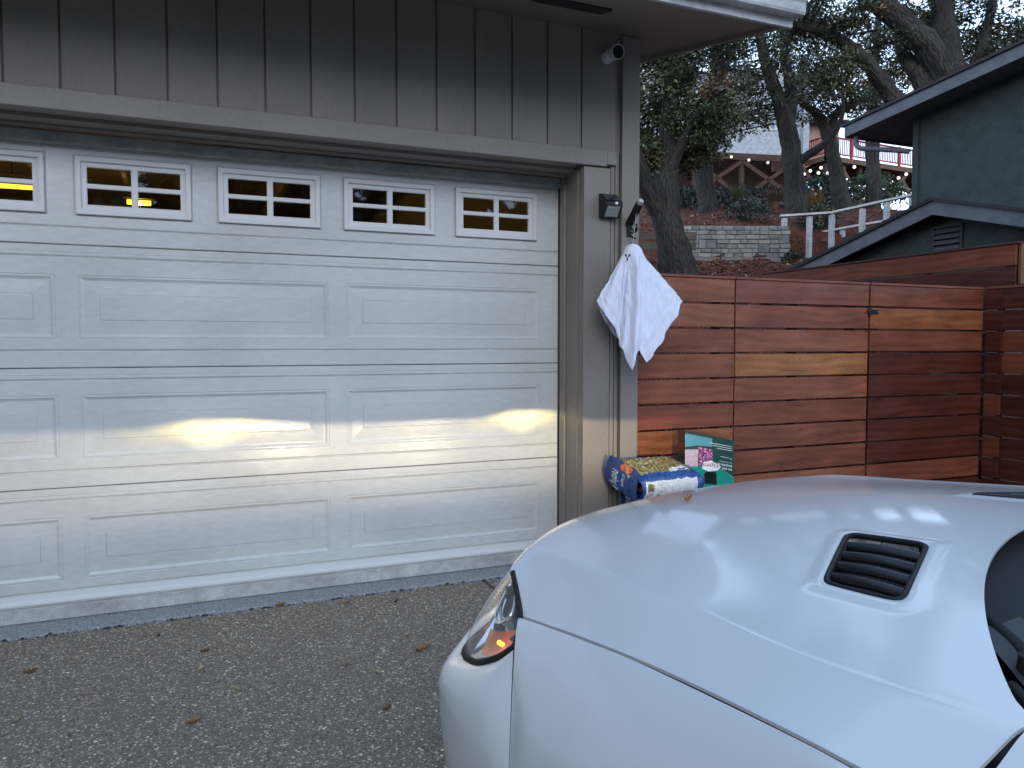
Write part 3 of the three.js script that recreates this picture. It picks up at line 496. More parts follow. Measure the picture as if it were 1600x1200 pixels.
// ---------------------------------------------------------------- trees
const barkM = std({ color: lin(0.11, 0.097, 0.086), map: T.bark, bumpMap: T.barkBump, bumpScale: 0.018, roughness: 0.95 });
const leafM = phy({ color: 0xffffff, vertexColors: true, roughness: 0.55, transmission: 0.0, side: THREE.DoubleSide });
function limbGeo(pts, seed0, seg = 14) { // tapered, knobbly limb along points with radii
  const c = new THREE.CatmullRomCurve3(pts.map((p) => V(p[0], p[1], p[2]))), n = Math.max(10, (pts.length - 1) * 8), fr = c.computeFrenetFrames(n, false), L = c.getLength();
  const rad = (s) => { const f = s * (pts.length - 1), i = Math.min(pts.length - 2, Math.floor(f)); return lerp(pts[i][3], pts[i + 1][3], f - i); };
  const g = grid(n, seg, (s, a) => { const i = Math.round(s * n), p = c.getPoint(s), r = rad(s), th = a * TAU, cx = Math.cos(th), sy = Math.sin(th);
    const k = r * (1 + 0.16 * n3(cx * 1.2 + seed0, sy * 1.2, s * L * 1.1) + 0.09 * n3(cx * 3 + seed0, sy * 3, s * L * 3)); const N = fr.normals[i], B = fr.binormals[i];
    return [p.x + (N.x * cx + B.x * sy) * k, p.y + (N.y * cx + B.y * sy) * k, p.z + (N.z * cx + B.z * sy) * k]; }, true);
  const uv = g.attributes.uv; for (let i = 0; i < uv.count; i++) uv.setXY(i, uv.getY(i) * Math.max(1, Math.round(pts[0][3] * 5)), uv.getX(i) * L * 0.8);
  return { g, c, n };
}
function leaves(list, size, tint) { // each leaf a folded pointed blade of two faces
  const N = list.length, pos = new Float32Array(N * 12), col = new Float32Array(N * 12), idx = new Uint32Array(N * 6), a = V(0, 0, 0), b = V(0, 0, 0), n = V(0, 0, 0);
  for (let k = 0; k < N; k++) {
    const p = list[k], s = size * rr(0.6, 1.35); a.set(rr(-1, 1), rr(-0.9, 0.5), rr(-1, 1)).normalize(); n.set(rr(-1, 1), rr(0.2, 1.2), rr(-1, 1)).normalize(); b.crossVectors(n, a).normalize(); n.crossVectors(a, b);
    const w = s * 0.3, f = s * 0.08, o = k * 12;
    const P = [p[0], p[1], p[2]], put = (i, x, y, z) => { pos[o + i * 3] = x; pos[o + i * 3 + 1] = y; pos[o + i * 3 + 2] = z; };
    put(0, ...P); put(1, P[0] + a.x * s * 0.5 + b.x * w + n.x * f, P[1] + a.y * s * 0.5 + b.y * w + n.y * f, P[2] + a.z * s * 0.5 + b.z * w + n.z * f); put(2, P[0] + a.x * s, P[1] + a.y * s, P[2] + a.z * s); put(3, P[0] + a.x * s * 0.5 - b.x * w + n.x * f, P[1] + a.y * s * 0.5 - b.y * w + n.y * f, P[2] + a.z * s * 0.5 - b.z * w + n.z * f);
    const c = tint(p), l = rr(0.65, 1.35); for (let i = 0; i < 4; i++) { col[o + i * 3] = c[0] * l; col[o + i * 3 + 1] = c[1] * l; col[o + i * 3 + 2] = c[2] * l; }
    idx.set([k * 4, k * 4 + 1, k * 4 + 2, k * 4, k * 4 + 2, k * 4 + 3], k * 6);
  }
  const g = new THREE.BufferGeometry(); g.setAttribute('position', new THREE.BufferAttribute(pos, 3)); g.setAttribute('color', new THREE.BufferAttribute(col, 3)); g.setIndex(new THREE.BufferAttribute(idx, 1)); g.computeVertexNormals(); return g;
}
function tree(label, limbs, crowns, { leaf = 0.06, per = 110, cr = 0.28, brown = 0.04, lightness = 1 } = {}, name = 'oak_tree') {
  const base = limbs[0][0], t = thing(name, label, 'tree', 'trees on the slope'); t.position.set(base[0], base[1], base[2]);
  const rel = (p) => [p[0] - base[0], p[1] - base[1], p[2] - base[2], p[3]];
  const nodes = [];
  limbs.forEach((l, i) => { const q = l.map(rel); if (i === 0) q.unshift([q[0][0], q[0][1] - 0.5, q[0][2], q[0][3] * 1.35]); const { g, c, n } = limbGeo(q, i * 3.1 + base[0]); mesh(i ? 'limb' : 'trunk', g, barkM, t); for (let k = Math.floor(n * 0.4); k <= n; k += 2) nodes.push(c.getPoint(k / n)); });
  const spots = [], tw = [];
  for (const [x, y, z, rx, ry, rd, num] of crowns) for (let k = 0; k < num; k++) {
    let u, v, w; do { u = rr(-1, 1); v = rr(-1, 1); w = rr(-1, 1); } while (u * u + v * v + w * w > 1);
    const px = x - base[0] + R0[0] * u * rx + F0[0] * w * rd, py = y - base[1] + v * ry, pz = z - base[2] + R0[1] * u * rx + F0[1] * w * rd, br = rnd() < brown ? 1 : 0, cs = cr * rr(0.6, 1.35);
    const hot = rnd();
    for (let m = 0; m < per * (cs / cr); m++) { const th = rnd() * TAU, ph = Math.acos(rr(-1, 1)), q = cs * Math.pow(rnd(), 0.45); spots.push([px + Math.sin(ph) * Math.cos(th) * q, py + Math.cos(ph) * q * 0.62 - q * q * 0.2, pz + Math.sin(ph) * Math.sin(th) * q, br, hot]); }
    const P = V(px, py, pz); let best = nodes[0], bd = 1e9; for (const nn of nodes) { const dd = nn.distanceToSquared(P); if (dd < bd) { bd = dd; best = nn; } }
    if (bd < 9) { const mid = best.clone().lerp(P, 0.5).add(V(rr(-0.15, 0.15), rr(-0.1, 0.2), rr(-0.15, 0.15))); tw.push(new THREE.TubeGeometry(new THREE.QuadraticBezierCurve3(best.clone(), mid, P), 5, 0.006 + 0.006 * Math.sqrt(bd), 4)); }
  }
  if (tw.length) { const b = mesh('branches', tw, barkM, t); b.userData = { kind: 'stuff' }; }
  const c = mesh('crown', leaves(spots, leaf, (p) => p[3] ? [0.16, 0.085, 0.03] : (p[4] > 0.8 ? [0.10 * lightness, 0.092 * lightness, 0.035] : [0.050 * lightness, 0.062 * lightness, 0.026 * lightness])), leafM, t); c.userData = { kind: 'stuff' };
  return t;
}
tree('nearest oak with a thick forked trunk just behind the red fence', [
  [[5.52, 2.06, -3.8, 0.248], [5.48, 2.31, -3.83, 0.196], [5.42, 2.58, -3.87, 0.184], [5.4, 2.9, -3.95, 0.188], [5.44, 3.18, -4.0, 0.160], [5.55, 3.6, -4.09, 0.120], [5.56, 4.15, -4.12, 0.096], [5.62, 4.78, -4.12, 0.080], [5.68, 5.49, -4.14, 0.064]],
  [[5.36, 2.8, -3.95, 0.128], [5.13, 3.09, -3.91, 0.104], [5.0, 3.33, -3.87, 0.088], [4.84, 3.62, -3.85, 0.064]],
  [[5.47, 3.3, -3.99, 0.088], [5.61, 3.74, -3.85, 0.056], [5.77, 4.06, -3.69, 0.040], [5.92, 4.4, -3.54, 0.024]]],
  [[5.72, 3.98, -4.3, 0.6, 0.55, 0.55, 50], [5.6, 4.5, -4.4, 0.42, 0.4, 0.7, 40], [5.95, 3.95, -3.8, 0.4, 0.5, 0.5, 32], [6.0, 5.02, -4.1, 0.71, 0.4, 1, 52], [5.2, 3.5, -4.3, 0.22, 0.4, 0.3, 14]], { leaf: 0.05, per: 120, cr: 0.2, brown: 0.07, lightness: 1.0 });
tree('straight oak trunk rising behind the white handrail', [
  [[13.97, 4.41, -10.89, 0.3], [13.95, 5.01, -10.93, 0.24], [13.9, 5.8, -11.0, 0.23], [13.79, 6.51, -11.08, 0.22], [13.59, 7.38, -11.22, 0.17], [13.32, 8.32, -11.38, 0.13], [13.12, 9.43, -11.53, 0.1]],
  [[13.79, 6.51, -11.08, 0.17], [13.9, 7.38, -11.09, 0.14], [13.8, 8.32, -11.18, 0.11], [13.59, 9.19, -11.1, 0.08]],
  [[13.92, 5.64, -10.98, 0.12], [14.12, 5.86, -10.75, 0.1], [14.33, 6.06, -10.5, 0.085], [14.6, 6.42, -10.3, 0.06], [14.75, 7.0, -10.25, 0.04], [14.7, 7.6, -10.4, 0.02]]],
  [[13.0, 7.9, -11.3, 1.25, 1.2, 1.5, 46], [12.5, 6.85, -11.4, 0.8, 0.55, 1.0, 14], [13.85, 9.11, -11.3, 1.42, 0.79, 2, 50]], { leaf: 0.08, per: 100, cr: 0.36, lightness: 0.95 });
tree('leaning oak with a forked top in front of the deck', [
  [[17.37, 4.97, -12.74, 0.3], [17.31, 5.79, -12.82, 0.22], [17.19, 6.52, -12.91, 0.2], [17.02, 7.34, -13.02, 0.19], [16.79, 7.8, -13.14, 0.13], [16.46, 8.07, -13.3, 0.09], [16.01, 8.28, -13.28, 0.05]],
  [[17.07, 7.21, -13.0, 0.15], [17.25, 7.8, -12.95, 0.12], [17.76, 8.16, -12.75, 0.1], [18.1, 8.28, -12.4, 0.07], [18.27, 8.54, -12.01, 0.04]]],
  [[16.6, 8.5, -13.0, 1.07, 0.85, 1.6, 42], [17.5, 8.0, -12.5, 0.72, 0.4, 1.3, 20]], { leaf: 0.085, per: 110, cr: 0.38, lightness: 0.95 });
tree('slender bare-stemmed tree standing before the right end of the deck', [
  [[20.69, 5.68, -14.64, 0.24], [20.69, 7.03, -14.71, 0.22], [20.68, 8.49, -14.79, 0.19], [20.79, 9.94, -14.83, 0.15], [20.94, 11.6, -14.86, 0.1], [21.03, 13.26, -14.91, 0.07]]],
  [[21.08, 11.19, -14.77, 1.25, 1.46, 2, 34], [20.85, 9.3, -14.75, 0.6, 0.7, 1.5, 8]], { leaf: 0.1, per: 110, cr: 0.42 }, 'slender_tree');
tree('dark oak trunk half hidden left of the straight oak', [
  [[13.2, 5.02, -13.43, 0.26], [13.15, 5.93, -13.5, 0.24], [13.13, 6.8, -13.55, 0.2], [13.33, 7.85, -13.53, 0.17], [13.52, 9.07, -13.52, 0.13], [13.63, 10.64, -13.56, 0.08]]],
  [[13.35, 8.85, -13.8, 1.4, 1.3, 1.6, 28], [12.56, 9.59, -13.95, 1.05, 1.05, 2, 26], [13.97, 7.8, -13.4, 0.87, 0.4, 1.2, 14]], { leaf: 0.085, per: 100, cr: 0.4, lightness: 0.95 });
tree('massive spreading oak with heavy limbs behind the green house', [
  [[13.68, 3.4, -6.65, 0.41], [13.77, 5.84, -6.7, 0.37], [13.83, 6.4, -6.73, 0.34], [13.8, 6.9, -6.76, 0.25], [13.74, 7.5, -6.8, 0.21], [13.66, 9.08, -6.93, 0.15]],
  [[13.84, 6.2, -6.71, 0.28], [13.36, 6.98, -6.83, 0.24], [12.83, 7.43, -6.98, 0.21], [12.24, 7.88, -7.14, 0.19], [11.59, 8.33, -7.22, 0.15]],
  [[13.53, 5.0, -6.78, 0.22], [13.07, 5.5, -6.77, 0.20], [12.6, 5.89, -6.88, 0.16], [12.27, 6.2, -6.92, 0.15], [11.89, 6.59, -7.0, 0.13], [11.48, 6.85, -7.08, 0.12], [10.97, 7.07, -7.2, 0.10], [10.4, 7.15, -7.34, 0.07], [9.95, 7.06, -7.41, 0.04]],
  [[13.6, 5.7, -6.78, 0.20], [13.4, 6.45, -7.0, 0.16], [13.3, 7.0, -7.3, 0.13], [13.4, 7.96, -7.55, 0.09]],
  [[13.95, 6.1, -6.69, 0.15], [14.5, 6.9, -6.61, 0.10], [14.75, 7.66, -6.61, 0.08], [15.04, 8.6, -6.65, 0.06]]],
  [[11.19, 7.38, -7.12, 0.83, 0.42, 1.0, 32], [11.22, 6.35, -7.28, 0.5, 0.36, 0.8, 20], [13.21, 7.32, -7.68, 0.78, 0.71, 1.3, 16], [13.88, 7.83, -7.42, 0.52, 0.52, 1.2, 10], [14.74, 7.48, -6.6, 0.76, 0.76, 1.4, 40], [15.5, 7.15, -6.59, 0.52, 0.58, 1, 18], [13.4, 6.5, -7.71, 0.5, 0.3, 1, 5], [10.22, 7.84, -7.23, 1.05, 0.58, 1.5, 26], [13.48, 8.58, -6.98, 1.87, 0.75, 2, 44]], { leaf: 0.075, per: 105, cr: 0.3, lightness: 0.95 });
tree('far oak whose crown fills the gaps at top right', [
  [[22.08, 5.2, -13.24, 0.3], [22.0, 8, -13.2, 0.24], [22.1, 10.5, -13.2, 0.15], [22.2, 12.5, -13.2, 0.08]]], [[22.08, 10.79, -13.24, 2.6, 1.2, 3, 34]], { leaf: 0.1, per: 100, cr: 0.45, lightness: 0.95 });

// ---------------------------------------------------------------- shrubs and grasses on the slope
function shrub(x, z, h, r, n, leaf, col, label, name = 'shrub') {
  const y = hill(x, z), t = thing(name, label, 'shrub', 'plants on the slope', [x, y, z]); const sp = [], st = [];
  for (let k = 0; k < n; k++) { const a = rnd() * TAU, q = r * Math.pow(rnd(), 0.6), hh = h * (1 - 0.5 * (q / r) * (q / r)) * Math.pow(rnd(), 0.5); sp.push([Math.cos(a) * q, hh, Math.sin(a) * q]); }
  for (let k = 0; k < 9; k++) { const a = rnd() * TAU; st.push(new THREE.TubeGeometry(new THREE.QuadraticBezierCurve3(V(0, -0.05, 0), V(Math.cos(a) * r * 0.3, h * 0.4, Math.sin(a) * r * 0.3), V(Math.cos(a) * r * 0.7, h * 0.75, Math.sin(a) * r * 0.7)), 5, 0.012, 4)); }
  mesh('stems', st, barkM, t).userData = { kind: 'stuff' }; mesh('foliage', leaves(sp, leaf, () => col), leafM, t).userData = { kind: 'stuff' };
}
function grass(x, z, h, r, n, col, label) {
  const y = hill(x, z), t = thing('grass_clump', label, 'grass', 'plants on the slope', [x, y, z]), pos = [], cl = [];
  for (let k = 0; k < n; k++) { const a = rnd() * TAU, l = h * rr(0.6, 1.1), o = r * rr(0.3, 1), bx = Math.cos(a) * 0.08, bz = Math.sin(a) * 0.08, w = 0.009, sx = -Math.sin(a) * w, sz = Math.cos(a) * w; let p = [bx, -0.02, bz]; const L = rr(0.6, 1.4);
    for (let s = 1; s <= 3; s++) { const f = s / 3, q = [bx + Math.cos(a) * o * f * f, l * (f - 0.28 * f * f * f), bz + Math.sin(a) * o * f * f], w0 = 1 - (s - 1) / 3, w1 = 1 - f; pos.push(p[0] - sx * w0, p[1], p[2] - sz * w0, p[0] + sx * w0, p[1], p[2] + sz * w0, q[0] + sx * w1, q[1], q[2] + sz * w1, p[0] - sx * w0, p[1], p[2] - sz * w0, q[0] + sx * w1, q[1], q[2] + sz * w1, q[0] - sx * w1, q[1], q[2] - sz * w1); for (let i = 0; i < 6; i++) cl.push(col[0] * L, col[1] * L, col[2] * L); p = q; } }
  const g = new THREE.BufferGeometry(); g.setAttribute('position', new THREE.Float32BufferAttribute(pos, 3)); g.setAttribute('color', new THREE.Float32BufferAttribute(cl, 3)); g.computeVertexNormals(); mesh('blades', g, leafM, t).userData = { kind: 'stuff' };
}
grass(15.9, -15.5, 1.15, 0.55, 420, [0.12, 0.12, 0.05], 'pale green grass clump under the white house braces');
grass(16.3, -14.3, 0.9, 0.7, 420, [0.16, 0.09, 0.06], 'reddish grass clump left of the straight oak trunk');
grass(15.9, -12.3, 0.95, 0.5, 420, [0.26, 0.15, 0.05], 'golden grass clump right of the straight oak trunk');
shrub(19.2, -15.4, 1.1, 1.1, 2000, 0.12, [0.03, 0.048, 0.03], 'dark green bush between the two slim trunks');
shrub(21.5, -15.6, 1.2, 1.2, 2000, 0.12, [0.05, 0.085, 0.035], 'bright green bush below the right end of the deck');
shrub(17.2, -16.8, 0.5, 2.0, 1500, 0.12, [0.03, 0.042, 0.026], 'low dark hedge along the foot of the house posts');
shrub(14.6, -16.4, 0.6, 1.4, 1200, 0.12, [0.03, 0.04, 0.026], 'low dark shrub behind the dark oak trunk');
shrub(11.6, -9.9, 0.5, 0.5, 900, 0.07, [0.035, 0.045, 0.03], 'small dark shrub above the stone wall end');
shrub(10.55, -7.35, 0.26, 0.2, 500, 0.05, [0.04, 0.06, 0.035], 'small green plant at the foot of the stone wall');
shrub(8.3, -6.0, 0.22, 0.2, 500, 0.05, [0.05, 0.07, 0.05], 'little grey green plant in the mulch behind the fence');
shrub(12.8, -9.0, 0.55, 0.45, 900, 0.08, [0.045, 0.06, 0.035], 'leafy shrub behind the white handrail');

// ---------------------------------------------------------------- trees across the street, mirrored in the panes and the paint; unseen left ones added to darken left-facing sides
[[-16, 21, 7.4], [-10, 23, 8.2], [-4, 22, 7.8], [2, 23.5, 8.4], [8, 22, 8], [14, 23, 8.2], [-21, 15, 7], [-11.5, 11, 8.5], [-11, 5, 9], [-12, -1, 9]].forEach(([x, z, h], i) => {
  const n = ['leftmost', 'second', 'third', 'fourth', 'fifth', 'rightmost', 'corner', 'added near left light-blocking', 'added middle left light-blocking', 'added far left light-blocking'][i];
  tree(n + ' tree of the row across the street and down the left side', [[[x, -0.05, z, 0.3], [x + 0.2, h * 0.3, z, 0.24], [x, h * 0.6, z + 0.2, 0.14], [x, h * 0.8, z, 0.06]]], [[x, h * 0.62, z, 3.4, h * 0.34, 2.2, 110], [x, h * 0.24, z + 0.5, 3.6, h * 0.24, 1.8, 90]], { leaf: 0.5, per: 66, cr: 0.85, brown: 0.05, lightness: 1 }, 'street_tree').userData.group = 'trees across the street';
});
// ---------------------------------------------------------------- white car; local x right, y up, z back from the nose
const car = thing('parked_car', 'white coupe with black hood vents and headlights on, facing the garage', 'car', null, [1.204, -0.016, 1.929], THREE.MathUtils.degToRad(9.746));
const paint = phy({ color: lin(0.70, 0.70, 0.70), roughness: 0.36, clearcoat: 1, clearcoatRoughness: 0.09, specularIntensity: 0.5 });
const plastic = phy({ color: lin(0.014, 0.015, 0.017), roughness: 0.5, specularIntensity: 0.45 }), gloss = phy({ color: lin(0.01, 0.01, 0.012), roughness: 0.28 }), rubber = std({ color: lin(0.012, 0.012, 0.012), roughness: 0.75 });
const chrome = std({ color: lin(0.82, 0.82, 0.8), metalness: 1, roughness: 0.16 });
const carGlass = phy({ color: lin(0.75, 0.82, 0.8), roughness: 0.01, transmission: 1, thickness: 0, ior: 1.5 });
function spline(xs, ys) { // smooth curve through points (monotone-ish cubic)
  const n = xs.length, d = [], m = []; for (let i = 0; i < n - 1; i++) d.push((ys[i + 1] - ys[i]) / (xs[i + 1] - xs[i])); m.push(d[0]); for (let i = 1; i < n - 1; i++) m.push((d[i - 1] + d[i]) / 2); m.push(d[n - 2]);
  return (x) => { let i = 0; while (i < n - 2 && x > xs[i + 1]) i++; if (x <= xs[0]) return ys[0] + m[0] * (x - xs[0]); if (x >= xs[n - 1]) return ys[n - 1] + m[n - 1] * (x - xs[n - 1]); const h = xs[i + 1] - xs[i], t = (x - xs[i]) / h, t2 = t * t, t3 = t2 * t; return (2 * t3 - 3 * t2 + 1) * ys[i] + (t3 - 2 * t2 + t) * h * m[i] + (-2 * t3 + 3 * t2) * ys[i + 1] + (t3 - t2) * h * m[i + 1]; };
}
const uFront = (v) => 0.09 + 0.861 * v * v, uRear = (v) => { const a = Math.abs(v), q = 1.214 + 0.607 * v * v, c = 1.497 - 0.11 * (a - 0.672); return a < 0.64 ? q : lerp(q, c, ss(0.64, 0.7, a)); }, ROLL = 0.0632; // the body leans a little on its springs
const US = [0.44, 0.567, 0.8, 1.022, 1.3, 1.43, 1.62], UC = [0.1, 0.38, 0.712, 1.17, 1.4, 1.65];
const vS1 = spline(US.slice(1), [0.691, 0.721, 0.748, 0.791, 0.81, 0.831]), wS1 = spline(US.slice(1), [0.744, 0.785, 0.817, 0.85, 0.86, 0.873]);
const vShut = (u) => u < 0.567 ? lerp(0.627, 0.691, (u - 0.44) / 0.127) : vS1(u), wShut = (u) => u < 0.567 ? lerp(0.788, 0.744, (u - 0.44) / 0.127) : wS1(u);
const vCrease = spline(UC, [0.498, 0.545, 0.585, 0.652, 0.688, 0.718]), wCrease = spline(UC, [0.78, 0.818, 0.841, 0.872, 0.896, 0.922]);
const hCrown = spline([0.1, 0.4, 0.8, 1.2, 1.6], [0.0, 0.023, 0.052, 0.057, 0.063]);
const ventQ = [[0.986, 0.221], [1.138, 0.220], [1.230, 0.454], [1.089, 0.438]]; // front inner, rear inner, rear outer, front outer (u, v)
function sdQuad(u, v) { // signed distance to the vent outline, inside negative
  let d = 1e9, inside = true; for (let i = 0; i < 4; i++) { const [au, av] = ventQ[i], [bu, bv] = ventQ[(i + 1) % 4], eu = bu - au, ev = bv - av, t = clamp(((u - au) * eu + (v - av) * ev) / (eu * eu + ev * ev)); d = Math.min(d, Math.hypot(u - au - t * eu, v - av - t * ev)); if (eu * (v - av) - ev * (u - au) < 0) inside = false; } return inside ? -d : d;
}
function hoodW(u, v) {
  const a = Math.abs(v), vc = vCrease(u), wc = wCrease(u), vs = u < 0.44 ? 0.627 : vShut(u), ws = u < 0.44 ? 0.788 : wShut(u);
  const q = clamp(a / vc); const inn = wc + hCrown(u) * (1 - q ** 2.2) ** 1.6;
  const t = (a - vc) / Math.max(vs - vc, 0.02), out = wc - (wc - ws) * Math.min(t, 1.15);
  let w = a < vc ? inn : out;
  const k = 0.014, e = a - vc; if (Math.abs(e) < k) { const m = (e + k) / (2 * k); const i2 = wc + hCrown(u) * (1 - clamp((vc - k) / vc) ** 2.2) ** 1.6, o2 = wc - (wc - ws) * (k / Math.max(vs - vc, 0.02)); w = (1 - m) ** 2 * i2 + 2 * m * (1 - m) * wc + m * m * o2; }
  const f = u - uFront(Math.min(a, 0.627)); w -= 0.04 * Math.exp(-Math.max(f, 0) / 0.02) * (1 - ss(0.5, 0.64, a));
  const d = sdQuad(u, a); if (d > -0.02 && d < 0.09) w += 0.0035 * Math.exp(-(((d - 0.012) / 0.013) ** 2));
  return w;
}
car.updateMatrixWorld(true);
const X = (u, v, w) => [-v, w, u]; // car coordinates (back, left, up) to local
function closeShell(f, n, m, th) { // solid sheet of thickness th below the surface f(i,j)
  const top = grid(n, m, f), low = grid(n, m, (i, j) => { const p = f(i, j); return [p[0], p[1] - th, p[2]]; }, true), rim = [];
  const edge = []; for (let i = 0; i <= n; i++) edge.push(f(i / n, 0)); for (let j = 1; j <= m; j++) edge.push(f(1, j / m)); for (let i = n - 1; i >= 0; i--) edge.push(f(i / n, 1)); for (let j = m - 1; j >= 0; j--) edge.push(f(0, j / m));
  const side = grid(edge.length - 1, 1, (i, j) => { const p = edge[Math.round(i * (edge.length - 1))]; return [p[0], p[1] - th * j, p[2]]; });
  return mergeGeometries([top.toNonIndexed(), low.toNonIndexed(), side.toNonIndexed()]);
}
{ // hood
  const f = (i, j) => { const t = j * 2 - 1, u0 = uFront(0.627 * t); let u = u0, v = 0; const vr = 0.82 * t, ur = uRear(vr); u = lerp(u0, ur, i); v = t * (u < 0.44 ? 0.627 : vShut(u)); return X(u, v, hoodW(u, v)); };
  const solid = closeShell(f, 110, 150, 0.005);
  const ev = new Evaluator(); ev.attributes = ['position', 'normal', 'uv']; ev.useGroups = false;
  let res = new Brush(solid, paint); res.updateMatrixWorld();
  const rounded = (sgn, grow = 0) => { const pts = ventQ.map(([u, v]) => new THREE.Vector2(u, v * sgn)), c = pts.reduce((a, p) => a.add(p), new THREE.Vector2()).multiplyScalar(0.25), q = pts.map((p) => p.clone().sub(c).multiplyScalar(1 + grow).add(c)); const out = []; q.forEach((p, i) => { const a = q[(i + 3) % 4], b = q[(i + 1) % 4]; for (let k = 0; k <= 5; k++) { const t = k / 5, r = 0.024, p0 = p.clone().add(a.clone().sub(p).setLength(r)), p1 = p.clone().add(b.clone().sub(p).setLength(r)); out.push(p0.clone().multiplyScalar((1 - t) ** 2).add(p.clone().multiplyScalar(2 * t * (1 - t))).add(p1.clone().multiplyScalar(t * t))); } }); return out; };
  for (const s of [1, -1]) {
    const o = rounded(s).map((p) => new THREE.Vector2(-p.y, -p.x)); if (THREE.ShapeUtils.area(o) < 0) o.reverse();
    const g = new THREE.ExtrudeGeometry(new THREE.Shape(o), { depth: 0.5, bevelEnabled: false }); g.rotateX(-Math.PI / 2); g.translate(0, 0.7, 0); // x = -v, z = u
    const b = new Brush(g, paint); b.updateMatrixWorld(); res = ev.evaluate(res, b, SUBTRACTION);
  }
  mesh('hood', res.geometry, paint, car);
  for (const s of [1, -1]) { // black louvred vents set into the hood
    const o = rounded(s), ring = o.map((p) => V(-p.y, hoodW(p.x, p.y) - 0.001, p.x));
    const v = mesh('hood_vent', new THREE.TubeGeometry(new THREE.CatmullRomCurve3(ring, true), 96, 0.0055, 8, true), plastic, car);
    const Q = ventQ, bil = (a, b) => { const p = (k) => lerp(lerp(Q[0][k], Q[1][k], a), lerp(Q[3][k], Q[2][k], a), b); return [p(0), p(1) * s]; };
    const at = (a, b, dz) => { const [u, q] = bil(a, b); return [-q, hoodW(u, Math.abs(q) < 0 ? 0 : q) + dz, u]; };
    mesh('vent_wall', grid(ring.length, 1, (i, j) => { const p = ring[Math.round(i * ring.length) % ring.length]; return [p.x, p.y - 0.045 * j, p.z]; }), plastic, v);
    mesh('vent_mesh', grid(138, 16, (a, b) => { const p = at(a, b, -0.026 + 0.003 * Math.sign(Math.sin(a * 46 * Math.PI))); return p; }), std({ color: lin(0.05, 0.05, 0.055), roughness: 0.6 }), v);
    for (const b of [0.2, 0.41, 0.62, 0.83]) mesh('louver', grid(20, 10, (a, j) => { const th = j * TAU, q = b + 0.035 * Math.cos(th); return at(lerp(0.04, 0.96, a), q, -0.006 + 0.008 * Math.sin(th) - 0.05 * (q - b) + 0.004 * Math.sin(a * Math.PI)); }), gloss, v);
  }
}
// body side: loft through stations of (mid line) C, (upper edge) T, from the nose round to the door
const K0 = (q) => q.length > 5 ? q : [...q, lerp(q[0], q[2], 0.22), lerp(q[1], q[3], 0.18), lerp(Math.min(0.55, q[4] - 0.04), q[4], 0.80)]; // shoulder control point
const BUMPER = [[0.0, 0.0, 0.10, 0.0, 0.728], [0.012, 0.2, 0.135, 0.2, 0.728], [0.045, 0.36, 0.205, 0.35, 0.728], [0.075, 0.44, 0.20, 0.418, 0.632], [0.15, 0.565, 0.262, 0.56, 0.608], [0.24, 0.67, 0.315, 0.655, 0.598], [0.33, 0.755, 0.372, 0.717, 0.600], [0.43, 0.795, 0.44, 0.745, 0.618], [0.54, 0.82, 0.522, 0.765, 0.644], [0.66, 0.836, 0.60, 0.766, 0.682], [0.7638, 0.845, 0.6485, 0.7605, 0.7185, 0.6992, 0.7975, 0.675]].map(K0);
const FENDER = [[0.765, 0.845, 0.576, 0, 0, 0.647, 0.758, 0.778], [0.82, 0.858, 0.68], [0.90, 0.872, 0.83], [1.03, 0.89, 1.0], [1.3, 0.90, 1.3], [1.43, 0.903, 1.43], [1.66, 0.905, 1.66]].map((q) => { q[3] = vShut(q[2]) + 0.0075; q[4] = wShut(q[2]) - 0.0012; return K0(q); });
const WC = [1.02, 0.30], AR = 0.325; // front wheel centre (u, w) and arch radius
const RW = [3.62, 0.30];
const cat = (P, s) => { const f = s * (P.length - 1), i = Math.min(P.length - 2, Math.floor(f)), t = f - i, g = (k) => P[clamp(k, 0, P.length - 1)]; const a = g(i - 1), b = g(i), c = g(i + 1), d = g(i + 2); return b.map((_, k) => 0.5 * (2 * b[k] + (c[k] - a[k]) * t + (2 * a[k] - 5 * b[k] + 4 * c[k] - d[k]) * t * t + (3 * b[k] - a[k] - 3 * c[k] + d[k]) * t * t * t)); };
const arch = (u) => { let w = 0.19; for (const [c, h] of [WC, RW]) { const e = Math.abs(u - c); if (e < AR) w = Math.max(w, h + Math.sqrt(AR * AR - e * e)); } return w; };
function sideSurf(P, sgn, n, m) {
  P = P.map(K0);
  return grid(n, m, (i, j) => {
    const [cu, cv, tu, tv, tw, ku, kv, kw] = cat(P, i); const Cw = Math.min(0.55, tw - 0.04);
    if (j < 0.5) { const t = j / 0.5; // upper edge down to the mid line
      const b = (p, k, q) => (1 - t) ** 2 * p + 2 * t * (1 - t) * k + t * t * q; return X(b(tu, ku, cu), sgn * b(tv, kv, cv), b(tw, kw, Cw)); }
    const t = (j - 0.5) / 0.5, lo = Math.min(arch(cu), Cw - 0.005), w = lerp(Cw, lo, t), in_ = 0.05 * ((Cw - w) / 0.34) ** 2, back = 0.05 * ((Cw - w) / 0.34) ** 2 * (1 - ss(0, 0.5, cu)); return X(cu + back, sgn * Math.max(0, cv - in_), w);
  }, sgn > 0);
}
